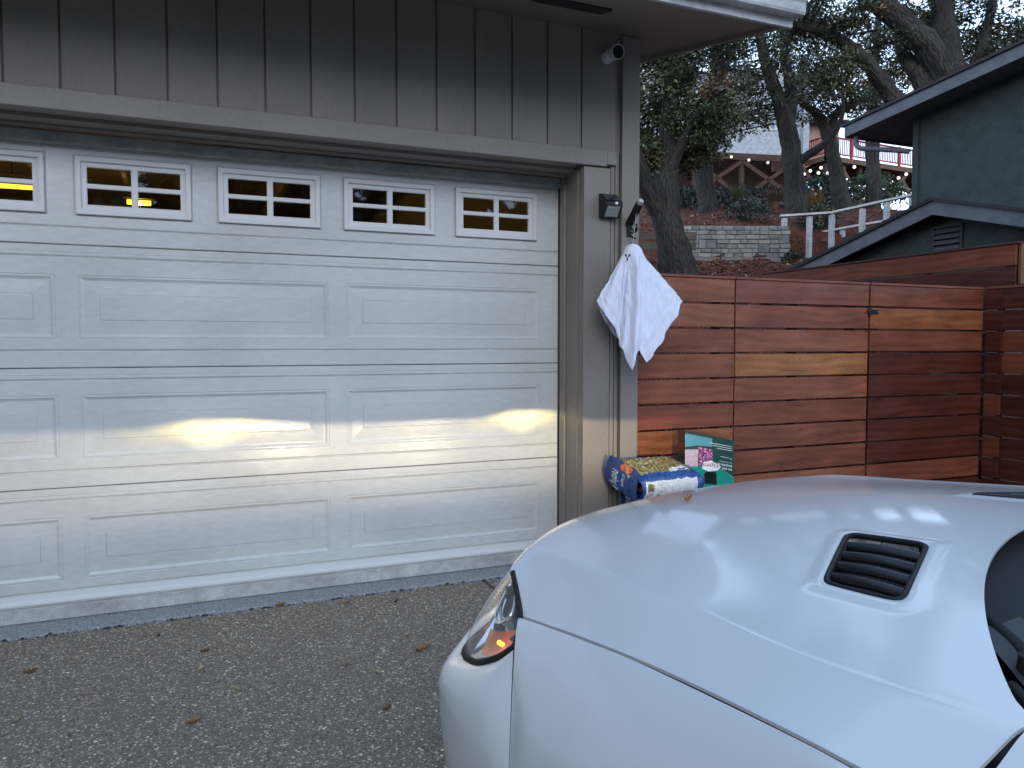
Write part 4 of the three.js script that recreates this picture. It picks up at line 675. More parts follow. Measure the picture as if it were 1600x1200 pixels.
{
  for (const s of [1, -1]) {
    mesh('bumper', sideSurf(BUMPER, s, 140, 44), paint, car);
    mesh('fender', sideSurf(FENDER, s, 120, 44), paint, car);
    // dark jambs under the shut lines
    mesh('shut_line_liner', grid(100, 1, (i, j) => { const u = lerp(0.57, 1.66, i); return X(u, s * (vShut(u) + (j ? 0.03 : -0.03)), wShut(u) - 0.022 + (j ? -0.02 : 0.006)); }), rubber, car);
    mesh('seam_liner', grid(2, 30, (i, j) => { const q = FENDER[0], t = lerp(0.42, 1, Math.min(1, j * 1.6)), b = (p, k, c) => (1 - t) ** 2 * p + 2 * t * (1 - t) * k + t * t * c, d = Math.max(0, j - 0.625); return X(b(q[2], q[5], q[0]) + (i - 0.5) * 0.03, s * (b(q[3], q[6], q[1]) - 0.006 - d * 0.04), b(q[4], q[7], 0.55) - 0.003 - d * 0.9); }), rubber, car);
    // body-coloured corner between hood and door
    mesh('fender_corner', grid(30, 12, (i, j) => { const u = lerp(1.4995, 1.70, i), v0 = lerp(0.682, 0.785, i), v = lerp(v0, vShut(u) + 0.009, j); return X(u, s * v, hoodW(u, v) - 0.001); }, s > 0), paint, car);
    // wheel well
    for (const c of [WC, RW]) { const q = new THREE.CylinderGeometry(AR + 0.01, AR + 0.01, 0.3, 40, 1, true).rotateZ(Math.PI / 2).translate(-s * 0.70, c[1], c[0]); mesh('wheel_well', q, rubber, car); }
  }
  // lower grille and number plate recess in the nose
  mesh('grille', grid(30, 6, (i, j) => { const v = lerp(-0.42, 0.42, i), w = lerp(0.24, 0.42, j); return X(0.06 * (v / 0.4) ** 2 - 0.004 + 0.03 * (1 - j) ** 2, v, w); }), plastic, car);
  // wheels
  for (const c of [WC, RW]) for (const s of [1, -1]) {
    const w = mesh('wheel', new THREE.LatheGeometry([[0.205, -0.1], [0.285, -0.108], [0.308, -0.09], [0.313, -0.05], [0.313, 0.05], [0.308, 0.09], [0.285, 0.108], [0.205, 0.1]].map((p) => new THREE.Vector2(...p)), 48), rubber, car); w.rotation.z = Math.PI / 2; w.position.set(-s * 0.78, c[1], c[0]);
    const sp = [new THREE.TorusGeometry(0.205, 0.012, 8, 40).rotateX(Math.PI / 2).translate(0, 0.09 * s, 0), new THREE.CylinderGeometry(0.05, 0.05, 0.05, 20).translate(0, 0.07 * s, 0)]; for (let k = 0; k < 5; k++) sp.push(new THREE.BoxGeometry(0.17, 0.03, 0.05).translate(0.115, 0.07 * s, 0).rotateY(k * TAU / 5)); mesh('rim', sp, chrome, w);
  }
  mesh('floor_pan', box(-0.62, 0.62, 0.16, 0.2, 0.35, 4.2), rubber, car);
}
{ // rest of the body: doors, quarter panels, roof, glass
  const B = (u) => [spline([1.66, 2.2, 2.9, 3.5, 4.0, 4.3, 4.42], [0.842, 0.85, 0.845, 0.82, 0.76, 0.66, 0.5])(u), spline([1.66, 2.2, 2.9, 3.5, 4.0, 4.3, 4.42], [0.873, 0.895, 0.93, 0.965, 0.99, 0.98, 0.95])(u)];
  const stn = (u, cv) => { const [tv, tw] = B(u); return [u, cv, u, tv, tw]; };
  const doorS = [], qS = []; for (let k = 0; k <= 20; k++) { const u = lerp(1.668, 2.86, k / 20); doorS.push(stn(u, 0.905)); } for (let k = 0; k <= 26; k++) { const u = lerp(2.868, 4.42, k / 26); qS.push(stn(u, spline([2.86, 3.6, 4.0, 4.3, 4.42], [0.905, 0.905, 0.86, 0.74, 0.55])(u))); }
  for (const s of [1, -1]) {
    const d = mesh('door', sideSurf(doorS, s, 40, 24), paint, car); mesh('handle', box(-0.012, 0.012, -0.014, 0.014, -0.09, 0.09, 0.008).translate(-s * 0.906, 0.76, 2.66), paint, d);
    mesh('quarter_panel', sideSurf(qS, s, 70, 24), paint, car);
    const mi = mesh('mirror', new THREE.SphereGeometry(0.1, 20, 14).scale(1, 0.7, 0.6).translate(-s * 0.98, 1.0, 2.02), paint, car); mesh('mirror_arm', box(-0.08, 0.08, -0.02, 0.02, -0.03, 0.03, 0.01).translate(-s * 0.87, 0.95, 1.99), plastic, mi);
  }
  mesh('tail_panel', grid(20, 8, (i, j) => X(4.42 - 0.02 * j + 0.06 * Math.sin(i * Math.PI), lerp(-0.54, 0.54, i), lerp(0.95, 0.2, j))), paint, car);
  // greenhouse: cowl line of the windscreen up to the roof, roof, backlight
  const sec = (u) => spline([1.5, 1.75, 2.05, 2.35, 2.9, 3.3, 3.7, 4.05], [0.97, 1.11, 1.25, 1.335, 1.36, 1.31, 1.18, 1.0])(u), half = (u) => spline([1.5, 2.05, 2.9, 3.7, 4.05], [0.70, 0.62, 0.60, 0.62, 0.66])(u);
  const shell = (u0, u1, n, edge0) => grid(n, 20, (i, j) => { const t = j * 2 - 1, us = edge0 ? lerp(edge0(t), u1, i) : lerp(u0, u1, i), h = half(us); return X(us, t * h, sec(us) - 0.05 * t * t * t * t - (edge0 ? 0.03 * (1 - i) : 0)); });
  const base = (t) => 1.40 + 0.607 * (t * 0.76) ** 2;
  mesh('windscreen', grid(24, 24, (i, j) => { const t = j * 2 - 1, u0 = base(t), u1 = 2.16 + 0.06 * t * t, u = lerp(u0, u1, i), v = t * lerp(0.76, 0.60, i), w = lerp(0.935 - 0.015 * t * t, 1.30 - 0.04 * t * t, i) + 0.06 * Math.sin(i * Math.PI) * 0.6; return X(u, v, w); }), carGlass, car);
  mesh('roof', grid(24, 20, (i, j) => { const t = j * 2 - 1, u = lerp(2.165 + 0.06 * t * t, 3.25, i), v = t * lerp(0.602, 0.58, i); return X(u, v, 1.305 + 0.06 * Math.sin(lerp(0.05, 0.75, i) * Math.PI) - 0.04 * t * t - 0.03 * i); }), paint, car);
  mesh('rear_window', grid(16, 20, (i, j) => { const t = j * 2 - 1; return X(lerp(3.26, 3.95, i), t * lerp(0.58, 0.66, i), lerp(1.317, 1.0, i) - 0.04 * t * t + 0.05 * Math.sin(i * Math.PI)); }), carGlass, car);
  mesh('trunk_lid', grid(12, 20, (i, j) => { const t = j * 2 - 1; return X(lerp(3.96, 4.44, i), t * lerp(0.72, 0.56, i), 0.998 - 0.035 * t * t - 0.03 * i * i); }), paint, car);
  for (const s of [1, -1]) {
    const A = X(1.74, s * 0.79, 0.90), top = X(2.23, s * 0.602, 1.265);
    mesh('pillar', tube([A, X(1.98, s * 0.71, 1.1), top, X(2.7, s * 0.605, 1.325), X(3.25, s * 0.59, 1.27), X(3.75, s * 0.68, 1.08), X(3.98, s * 0.74, 0.98)], 0.028, 60, 8), paint, car);
    mesh('side_window', grid(24, 8, (i, j) => { const u = lerp(1.8, 3.7, i), [tv, tw] = B(u), ut = lerp(2.2, 3.3, i); return X(lerp(u, ut, j), s * lerp(tv - 0.012, 0.602, j), lerp(tw, 1.29 - 0.05 * (2 * i - 1) ** 2, j)); }), carGlass, car);
  }
  mesh('cabin_interior', [box(-0.66, 0.66, 0.5, 0.93, 1.86, 2.05), box(-0.66, 0.66, 0.25, 0.45, 1.7, 3.8), box(-0.55, -0.1, 0.45, 1.12, 2.75, 2.9), box(0.1, 0.55, 0.45, 1.12, 2.75, 2.9)], plastic, car);
  // black cowl between hood and windscreen, with the wiper
  const cw = (u, v) => { const u0 = uRear(v), f = clamp((u - u0 + 0.03) / 0.24); return lerp(hoodW(u0, v) - 0.03, 0.925, ss(0.4, 1, f)) - 0.045 * Math.sin(f * Math.PI); };
  const cowl = mesh('cowl', grid(18, 60, (i, j) => { const v = (j * 2 - 1) * 0.79, u = uRear(v) - 0.03 + i * 0.25; return X(u, v, cw(u, v)); }), plastic, car);
  const on = (u, v, d) => X(u, v, cw(u, v) + d);
  mesh('cowl_rib', tube([on(1.30, 0.36, 0.004), on(1.37, 0.41, 0.016), on(1.45, 0.49, 0.014), on(1.55, 0.58, 0.006)], 0.011, 24, 8), rubber, cowl);
  mesh('cowl_rib', tube([on(1.40, 0.5, 0.004), on(1.45, 0.545, 0.012), on(1.53, 0.62, 0.008)], 0.009, 24, 8), rubber, cowl);
  mesh('cowl_panel', grid(10, 6, (i, j) => { const u = lerp(1.32, 1.42, i), v = lerp(0.30, 0.44, j); return on(u, v + 0.06 * i, 0.012 + 0.008 * Math.sin(i * Math.PI)); }), std({ color: lin(0.04, 0.042, 0.047), roughness: 0.5 }), cowl);
  const wp = mesh('wiper', tube([on(1.405, 0.455, 0.03), X(1.42, 0.40, 0.955), X(1.45, 0.22, 0.985), X(1.5, -0.05, 1.005)], 0.010, 40, 8), plastic, car); mesh('pivot', new THREE.CylinderGeometry(0.015, 0.019, 0.03, 20).translate(...on(1.405, 0.458, 0.026)), rubber, wp);
  mesh('blade', tube([X(1.5, 0.42, 0.965), X(1.52, 0.2, 0.985), X(1.58, -0.2, 1.02)], 0.007, 30, 6), rubber, wp);
}
// ---------------------------------------------------------------- headlamps
const lensM = phy({ color: lin(1, 1, 1), roughness: 0.02, transmission: 1, thickness: 0, ior: 1.5 });
const amber = phy({ color: lin(0.85, 0.22, 0.06), roughness: 0.25, transmission: 0.35, thickness: 0 });
for (const s of [1, -1]) {
  const rear = [[0.44, 0.627, 0.786], [0.51, 0.662, 0.767], [0.572, 0.694, 0.746], [0.612, 0.724, 0.731], [0.640, 0.752, 0.721]];
  const bot = [[0.2, 0.43, 0.64], [0.27, 0.575, 0.612], [0.318, 0.662, 0.604], [0.371, 0.714, 0.607], [0.44, 0.741, 0.624], [0.52, 0.760, 0.650], [0.595, 0.761, 0.687], [0.640, 0.752, 0.721]];
  const topE = [[0.24, 0.42, 0.745], [0.29, 0.48, 0.762], [0.352, 0.55, 0.775], [0.397, 0.594, 0.783], [0.44, 0.627, 0.786]];
  const inn = [0, 0.25, 0.5, 0.75, 1].map((k) => [0, 1, 2].map((i) => lerp(topE[0][i], bot[0][i], k)));
  const coons = (i, j, bulge) => { const a = cat(topE, i), b = cat(bot, i), c = cat(inn, j), d = cat(rear, j); const p = [0, 1, 2].map((k) => lerp(a[k], b[k], j) + lerp(c[k], d[k], i) - (lerp(lerp(topE[0][k], topE[4][k], i), lerp(bot[0][k], bot[7][k], i), j))); const q = bulge * 16 * i * (1 - i) * j * (1 - j); return X(p[0] - q * 0.75, s * (p[1] + q * 0.8), p[2] + q * 0.1); };
  const lens = mesh('headlight', grid(40, 30, (i, j) => coons(i, j, 0.028), s < 0), lensM, car);
  const loop = []; for (let k = 0; k <= 20; k++) loop.push(cat(rear, k / 20)); for (let k = 19; k >= 0; k--) loop.push(cat(bot, k / 20)); 
  mesh('gasket', new THREE.TubeGeometry(new THREE.CatmullRomCurve3(loop.map((p) => V(...X(p[0], s * p[1], p[2])))), 120, 0.0062, 8), rubber, lens);
  // bowl behind the lens
  mesh('reflector', grid(40, 30, (q, j) => { const i = lerp(0.56, 1, q), e = 16 * q * (1 - q) * j * (1 - j), p = coons(i, j, 0); return [p[0] + s * 0.055 * Math.pow(e, 0.6), p[1] + 0.004 * Math.sin(q * 14) * e, p[2] + 0.04 * Math.pow(e, 0.6)]; }, s < 0), chrome, lens);
  const inside = (i, j, d) => { const p = coons(i, j, 0.02); return [p[0] + s * d * 0.8, p[1], p[2] + d * 0.6]; };
  mesh('trim_ring', new THREE.TubeGeometry(new THREE.CatmullRomCurve3(Array.from({ length: 16 }, (_, k) => V(...inside(0.70 + 0.13 * Math.cos(k / 16 * TAU), 0.36 + 0.22 * Math.sin(k / 16 * TAU), 0.018))), true), 60, 0.0035, 8, true), chrome, lens);
  mesh('bezel', grid(12, 24, (a, b) => inside(0.70 + 0.10 * a * Math.cos(b * TAU), 0.36 + 0.17 * a * Math.sin(b * TAU), 0.026 + 0.012 * (1 - a * a)), s < 0), plastic, lens);
  mesh('bezel', grid(8, 8, (a, b) => inside(0.60 + 0.16 * a, 0.60 + 0.09 * b, 0.022 + 0.006 * b), s < 0), plastic, lens);
  mesh('indicator', grid(14, 10, (a, b) => { const p = inside(lerp(0.62, 0.93, a), lerp(0.66, 0.93, b), 0.018 + 0.016 * Math.sin(a * Math.PI) * Math.sin(b * Math.PI)); return p; }, s < 0), amber, lens);
  mesh('indicator_bulb', new THREE.CapsuleGeometry(0.0048, 0.012, 4, 10).rotateX(Math.PI / 2).translate(...inside(0.79, 0.80, 0.016)), std({ color: lin(0.9, 0.4, 0.05), emissive: lin(1, 0.36, 0.02), emissiveIntensity: 3.2 }), lens);
  // low-beam projector: a small burner behind a cut-off shield, aimed as the two patches on the door show
  const src = V(...X(0.475, s * 0.57, 0.71 - ROLL * s * 0.57)), aim = car.worldToLocal(s > 0 ? V(0.1, 0, 0) : V(1.766, 0, 0)), dirn = aim.clone().sub(src).setY(0), D = dirn.length(), q = new THREE.Quaternion().setFromUnitVectors(V(0, 0, -1), dirn.normalize());
  const sy = src.y - 0.016, edge = (Y, z) => (Y - sy) / D * z; // height above the burner of a line to height Y on the door
  const z1 = 0.07, hw = 0.05, Y0 = s > 0 ? 0.832 : 0.822, up = [[-hw, edge(Y0 - 0.012, z1)], [-0.008, edge(Y0, z1)], [-0.0018, edge(Y0 + 0.036, z1)], [0.004, edge(Y0 + 0.034, z1)], [0.012, edge(Y0 + 0.012, z1)], [hw, edge(Y0 - 0.004, z1)], [hw, 0.03], [-hw, 0.03]];
  const low = [[-0.049, edge(0.46, 0.009)], [0.049, edge(0.46, 0.009)], [0.049, -0.035], [-0.049, -0.035]];
  const place = (g) => { g.applyQuaternion(q); g.translate(src.x, src.y, src.z); return g; };
  mesh('projector', [place(poly(up, -z1 - 0.0015, -z1)), place(poly(low.reverse(), -0.0092, -0.009)), place(box(-hw, hw, 0.03, 0.0315, -z1 - 0.0015, 0.01)), place(box(-hw - 0.0015, -hw, -0.035, 0.03, -z1, 0.01)), place(box(hw, hw + 0.0015, -0.035, 0.03, -z1, 0.01))], plastic, lens);
  mesh('burner', place(new THREE.CylinderGeometry(0.004, 0.004, 0.012, 12).rotateX(Math.PI / 2).translate(0, 0, 0.008)), std({ color: lin(1, 0.9, 0.7), emissive: lin(1, 0.85, 0.6), emissiveIntensity: 4 }), lens);
  const put = (color, I, ang, pen, tx, ty) => { const l = new THREE.SpotLight(color, I, 0, ang, pen, 2); l.position.copy(src); l.target.position.copy(src).add(V(tx * D, ty, -D).applyQuaternion(q)); l.castShadow = true; l.shadow.radius = 0.035; car.add(l, l.target); };
  put(lin(1, 0.82, 0.55), 7.4, 0.62, 1, 0, -0.08); put(lin(1, 0.80, 0.30), 17, 0.07, 1, 0.0, edge(Y0 + 0.045, D));
  for (const [o, I, a] of [[0.045, 8, 0.06], [0.085, 2.5, 0.06], [-0.045, 7, 0.06], [-0.095, 3.5, 0.07]]) put(lin(1, 0.72, 0.08), I * 1.25, a, 1, o, edge(Y0 + 0.055, D));
}
{ // the lean of the body: everything but wheels and the aimed projectors
  const sm = new THREE.Matrix4().set(1, 0, 0, 0, ROLL, 1, 0, 0, 0, 0, 1, 0, 0, 0, 0, 1), done = new Set();
  car.traverse((o) => { if (!o.isMesh || ['wheel', 'rim', 'projector', 'burner'].includes(o.name) || done.has(o.geometry)) return; done.add(o.geometry); o.geometry.applyMatrix4(sm); });
}
// ---------------------------------------------------------------- cloth ghost hung on a bracket
const cloth = phy({ color: lin(0.80, 0.82, 0.95), roughness: 0.9, sheen: 0.3, sheenRoughness: 0.6, bumpMap: T.stucco, bumpScale: 0.0002, side: THREE.DoubleSide });
{
  const g = thing('hanging_ghost', 'white cloth ghost decoration hanging at the garage corner', 'ghost decoration', null, [2.215, 1.775, 0.455]);
  // edge of the cloth by angle: 0 = right, 90 = towards the street, 180 = left, 270 = wall; [deg, x, y, z]
  const E = [[0, 0.31, -0.30, 0.01], [20, 0.236, -0.41, 0.05], [42, 0.135, -0.525, 0.07], [62, 0.042, -0.632, 0.09], [76, -0.012, -0.565, 0.11], [90, -0.056, -0.57, 0.14], [104, -0.092, -0.672, 0.13], [118, -0.108, -0.57, 0.09], [134, -0.115, -0.525, 0.06], [150, -0.135, -0.45, 0.05], [166, -0.18, -0.375, 0.025], [180, -0.222, -0.305, 0.0], [205, -0.16, -0.40, -0.03], [235, -0.07, -0.5, -0.05], [270, 0.02, -0.52, -0.07], [305, 0.12, -0.47, -0.06], [335, 0.22, -0.40, -0.03], [360, 0.31, -0.30, 0.01]];
  const edge = (d) => { let i = 0; while (i < E.length - 2 && d > E[i + 1][0]) i++; const t = (d - E[i][0]) / (E[i + 1][0] - E[i][0]); return [1, 2, 3].map((k) => lerp(E[i][k], E[i + 1][k], t)); };
  const n = 360, m = 60;
  const surf = (a, s) => { const d = a * 360, th = d / 180 * Math.PI, e = edge(d), hr = 0.056; const dx = Math.cos(th), dz = Math.sin(th);
    // dome of the head, then the fall of the cloth to its edge
    const t = s; const head = Math.min(1, t / 0.2), ph = head * Math.PI * 0.44; const hx = dx * hr * Math.sin(ph), hz = dz * hr * Math.sin(ph) * 0.95, hy = -hr * 1.05 * (1 - Math.cos(ph));
    if (t <= 0.2) return [hx, hy, hz];
    const f = (t - 0.2) / 0.8, sx = dx * hr, sz = dz * hr * 0.95, sy = hy; const ease = Math.pow(f, 1.05);
    const side = Math.abs(dx), c = [sx + (e[0] - sx) * (0.22 + 0.1 * side), sy - 0.085 - 0.05 * (1 - side), sz + (e[2] - sz) * 0.4];
    const b = (p, k, q) => (1 - f) * (1 - f) * p + 2 * f * (1 - f) * k + f * f * q; let x = b(sx, c[0], e[0]), y = b(sy, c[1], e[1]), z = b(sz, c[2], e[2]);
    const fold = Math.sin(f * Math.PI * 0.5) * ss(0.02, 0.5, f); const w = (d < 75 ? 0.008 : 0.013) * fold * (Math.sin(th * 9 + 0.6) + 0.6 * Math.sin(th * 17 + 1.7 + f * 1.2)) + 0.006 * fold * n2(d * 0.09, f * 4); const rg = Math.exp(-(((d - 103) / 11) ** 2)) - 0.55 * Math.exp(-(((d - 76) / 9) ** 2)) - 0.5 * Math.exp(-(((d - 126) / 8) ** 2)); x += dx * w * 0.6; z += (0.3 + Math.abs(dz)) * w + 0.03 * rg * ss(0, 0.4, f); z += 0.0003 * Math.sin(x * 150 + y * 95 + 3 * n2(x * 12, y * 12)) * ss(0.2, 0.6, f); 
    x += 0.004 * n2(d * 0.05, f * 7) * f; z += 0.005 * n2(d * 0.06 + 9, f * 9) * f; return [x, y, z]; };
  const geo = grid(n, m, surf); mesh('sheet', geo, cloth, g);
  const ink = std({ color: lin(0.015, 0.015, 0.018), roughness: 0.8 });
  const mark = (deg, s, w, h, rot, nm) => { const p = surf(deg / 360, s), th = deg / 180 * Math.PI; const q = new THREE.CircleGeometry(1, 18).scale(w, h, 1).rotateZ(rot).rotateX(-0.12); q.rotateY(Math.PI / 2 - th); q.translate(p[0] + Math.cos(th) * 0.005, p[1], p[2] + Math.sin(th) * 0.005); mesh(nm, q, ink, g); };
  mark(152, 0.27, 0.0045, 0.009, 0.45, 'eye'); mark(134, 0.27, 0.0045, 0.009, -0.45, 'eye'); mark(142, 0.335, 0.004, 0.010, 0, 'mouth');
  mesh('cord', bar([0, -0.002, 0], [0.03, 0.165, -0.015], 0.0016, 6), M.white, g);
}
{ // black scroll bracket
  const b = thing('flag_bracket', 'black scrolled iron bracket holding a short pole stub on the corner', 'bracket');
  mesh('plate', box(2.262, 2.292, 1.835, 1.93, 0.313, 0.32, 0.003), M.iron, b);
  mesh('arm', bar([2.272, 1.905, 0.325], [2.265, 1.995, 0.44], 0.021, 14), M.iron, b);
  mesh('pole_stub', bar([2.265, 1.993, 0.438], [2.2645, 2.008, 0.457], 0.015, 12), M.white, b);
  mesh('scroll', [tube([[2.272, 1.93, 0.322], [2.262, 1.89, 0.335], [2.262, 1.855, 0.345], [2.268, 1.825, 0.365], [2.275, 1.815, 0.385]], 0.005, 24, 6), tube([[2.272, 1.9, 0.33], [2.27, 1.87, 0.36], [2.272, 1.85, 0.39], [2.27, 1.865, 0.41], [2.268, 1.89, 0.4], [2.268, 1.895, 0.385]], 0.0045, 24, 6), tube([[2.262, 1.855, 0.345], [2.275, 1.85, 0.37], [2.28, 1.875, 0.385]], 0.004, 14, 6)], M.iron, b);
}
{ // solar wall lamp
  const l = thing('solar_wall_light', 'black wedge-shaped solar wall light beside the garage opening', 'wall light', null, [2.142, 1.985, 0.306]);
  mesh('case', prismX([[0, -0.058], [0.035, -0.058], [0.078, 0.0], [0.08, 0.02], [0.012, 0.072], [0, 0.072]], -0.052, 0.052), M.black, l);
  mesh('lamp_panel', box(-0.04, 0.04, -0.034, 0.030, -0.002, 0.002, 0.002).rotateX(0.635 ).translate(0, -0.028, 0.0585), std({ color: lin(0.22, 0.24, 0.27), roughness: 0.25 }), l);
  { const gs = []; for (let i = 0; i < 7; i++) for (let j = 0; j < 4; j++) gs.push(box(-0.035 + i * 0.0105, -0.028 + i * 0.0105, -0.026 + j * 0.014, -0.018 + j * 0.014, 0.002, 0.004).rotateX(0.635).translate(0, -0.028, 0.0585)); mesh('led_grid', gs, std({ color: lin(0.4, 0.4, 0.36), roughness: 0.4 }), l).userData = { kind: 'stuff' }; }
  mesh('motion_sensor', new THREE.SphereGeometry(0.010, 16, 10).translate(0.012, 0.012, 0.08), std({ color: lin(0.8, 0.8, 0.8), roughness: 0.35 }), l);
  mesh('solar_panel', box(-0.045, 0.045, 0, 0.002, -0.036, 0.036).rotateX(0.653).translate(0, 0.049, 0.046), phy({ color: lin(0.02, 0.022, 0.035), roughness: 0.2, clearcoat: 0.6 }), l);
  mesh('screw', new THREE.CylinderGeometry(0.006, 0.006, 0.006, 10).translate(-0.006, 0.074, 0.01), M.white, l);
}
{ // security camera under the soffit
  const c = thing('security_camera', 'white bullet security camera with black face under the soffit', 'camera', null, [2.145, 2.80, 0.31]);
  const wm = std({ color: lin(0.6, 0.6, 0.62), roughness: 0.4 });
  mesh('mount', [new THREE.SphereGeometry(0.034, 20, 14).translate(-0.012, -0.01, 0.03), new THREE.CylinderGeometry(0.03, 0.034, 0.03, 20).rotateX(Math.PI / 2).translate(-0.012, -0.01, 0.008)], wm, c);
  const d = V(-0.02, -0.12, 0.6).normalize(), q = new THREE.Quaternion().setFromUnitVectors(V(0, 1, 0), d);
  const put = (g) => { g.applyQuaternion(q); g.translate(0.0, 0.002, 0.03); return g; };
  mesh('barrel', put(new THREE.LatheGeometry([[0.0, -0.005], [0.026, 0.0], [0.036, 0.02], [0.039, 0.04], [0.039, 0.072], [0.037, 0.076], [0.034, 0.075], [0.034, 0.066]].map((p) => new THREE.Vector2(...p)), 36)), wm, c);
  mesh('face', put(new THREE.CylinderGeometry(0.0332, 0.0332, 0.004, 32).translate(0, 0.069, 0)), phy({ color: lin(0.008, 0.008, 0.01), roughness: 0.12 }), c);
}
// ---------------------------------------------------------------- potting soil bags and a boxed edging kit by the fence
function canvasTex(w, h, draw) { const c = document.createElement('canvas'); c.width = w; c.height = h; draw(c.getContext('2d'), w, h); const t = new THREE.CanvasTexture(c); t.colorSpace = THREE.SRGBColorSpace; return t; }
{
  // front of the bag: floral picture, white label strip; end panel with the name in white
  const face = canvasTex(1024, 512, (x, w, h) => {
    x.fillStyle = '#1c4887'; x.fillRect(0, 0, w, h);
    const cs = ['#6d8a2e', '#a9a13a', '#c9b487', '#8a5a3a', '#4d6b2a', '#d8d4c2', '#b8683c', '#7f8f45', '#55391f', '#e2c860', '#a33f3f'];
    const k = seed; seed = 5; for (let i = 0; i < 5200; i++) { x.fillStyle = cs[Math.floor(rnd() * cs.length)]; x.globalAlpha = 0.9; x.beginPath(); x.ellipse(90 + rnd() * 850, 46 + rnd() * 400, 3 + rnd() * 13, 3 + rnd() * 8, rnd() * 3, 0, TAU); x.fill(); } seed = k; x.globalAlpha = 1;
    x.fillStyle = '#e9eaec'; x.save(); x.translate(560, 380); x.rotate(-0.12); x.fillRect(0, 0, 330, 70); x.fillStyle = '#2a2a55'; x.fillRect(120, 45, 200, 14); x.restore();
    x.fillStyle = '#1c4887'; x.fillRect(0, 440, w, 72); x.fillRect(940, 0, 84, h);
  });
  const side = canvasTex(1024, 256, (x, w, h) => {
    x.fillStyle = '#1c4887'; x.fillRect(0, 0, w, h); x.fillStyle = '#dcdfe2'; x.fillRect(70, 26, 860, 220); x.fillStyle = '#5a6068'; x.font = '15px sans-serif';
    const k = seed; seed = 9; for (let r = 0; r < 11; r++) for (let c = 0; c < 3; c++) { let p = 250 + c * 230; while (p < 250 + c * 230 + 200) { const l = rr(8, 34); x.globalAlpha = 0.5; x.fillRect(p, 48 + r * 17, l, 5); p += l + 6; } } x.globalAlpha = 1; x.fillStyle = '#6f6a58'; x.fillRect(95, 50, 110, 90); x.fillStyle = '#9a9788'; for (let r = 0; r < 5; r++) x.fillRect(95, 150 + r * 14, 90, 6); seed = k;
  });
  const end = canvasTex(256, 512, (x, w, h) => {
    x.fillStyle = '#163f86'; x.fillRect(0, 0, w, h); x.fillStyle = '#e5641c'; x.beginPath(); x.ellipse(160, 66, 44, 80, 0.2, 0, TAU); x.fill(); x.fillStyle = '#f5d9a8'; x.font = 'bold 44px sans-serif'; x.save(); x.translate(150, 20); x.rotate(Math.PI / 2 - 0.25); x.fillText('Miracle', 0, 10); x.restore();
    x.save(); x.translate(70, 178); x.rotate(Math.PI / 2); x.fillStyle = '#f2f4f8'; x.font = 'bold 76px sans-serif'; x.fillText('Potting Mix', 0, 10); x.font = 'bold 40px sans-serif'; x.fillText('All Purpose', 6, -66); x.restore();
  });
  const bm = (map) => phy({ map, roughness: 0.38, clearcoat: 0.3, clearcoatRoughness: 0.3 });
  const plain = phy({ color: lin(0.02, 0.07, 0.27), roughness: 0.4, clearcoat: 0.3 });
  // a plump sack lying flat: size lx (long) by lz, height hy
  function sack(x, y, z, turn, lx, lz, hy, label, sd) {
    const t = thing('soil_bag', label, 'soil bag', 'potting soil bags', [x, y, z], turn);
    const wob = (p, q, r) => 0.006 * n3(p * 9 + sd, q * 9, r * 9) + 0.003 * n3(p * 24 + sd, q * 24, r * 24);
    const pt = (a, b, k) => { const ex = Math.pow(Math.abs(a), 6), ez = Math.pow(Math.abs(b), 5), hh = hy / 2 * (1 - 0.28 * ex) * (1 - 0.22 * ez); return [a * lx / 2 + wob(a, b, 2), hy / 2 + k * hh + wob(a, b, k) * (k > 0 ? 1 : 0.2), b * lz / 2 + wob(a, b, 5)]; };
    mesh('picture_face', grid(50, 30, (i, j) => pt(i * 2 - 1, (1 - j) * 2 - 1 === 0 ? 0 : 1 - 2 * j, 1), true), bm(face), t).geometry.computeVertexNormals();
    mesh('underside', grid(30, 20, (i, j) => pt(i * 2 - 1, 1 - 2 * j, -1)), plain, t);
    const wall = (f) => grid(50, 12, f);
    mesh('label_side', wall((i, j) => { const a = i * 2 - 1, T1 = pt(a, 1, 1), B1 = pt(a, 1, -1), b = Math.sin((1 - j) * Math.PI); return [lerp(T1[0], B1[0], 1 - j), lerp(T1[1], B1[1], 1 - j), lerp(T1[2], B1[2], 1 - j) + 0.022 * b + 0.004 * n2(a * 9 + sd, j * 5)]; }, true), bm(side), t);
    mesh('back_side', wall((i, j) => { const a = i * 2 - 1, T1 = pt(a, -1, 1), B1 = pt(a, -1, -1), b = Math.sin(j * Math.PI); return [T1[0], lerp(T1[1], B1[1], j), T1[2] - 0.02 * b]; }), plain, t);
    const e = mesh('end_flap', grid(20, 14, (i, j) => { const b = i * 2 - 1, T1 = pt(-1, b, 1), B1 = pt(-1, b, -1), s = Math.sin(j * Math.PI); const y2 = lerp(B1[1] - 0.01, T1[1] + 0.05, j); return [T1[0] - 0.012 - 0.014 * s + 0.004 * n2(b * 6, j * 6), y2, lerp(T1[2], B1[2], 0.5)]; }, false), bm(end), t);
    mesh('end_fold', grid(20, 8, (i, j) => { const b = i * 2 - 1, T1 = pt(1, b, 1), B1 = pt(1, b, -1); return [T1[0] + 0.02 * Math.sin(j * Math.PI), lerp(T1[1], B1[1], j), T1[2]]; }), plain, t);
    return t;
  }
  sack(2.345, 0.44, 0.47, 0.04, 0.40, 0.30, 0.15, 'top blue potting soil bag with flowered picture beside the boxed kit', 1).rotation.x = 0.2;
  sack(2.57, 0.29, 0.45, 0.03, 0.60, 0.38, 0.15, 'middle potting soil bag of the stack, mostly hidden by the car', 4);
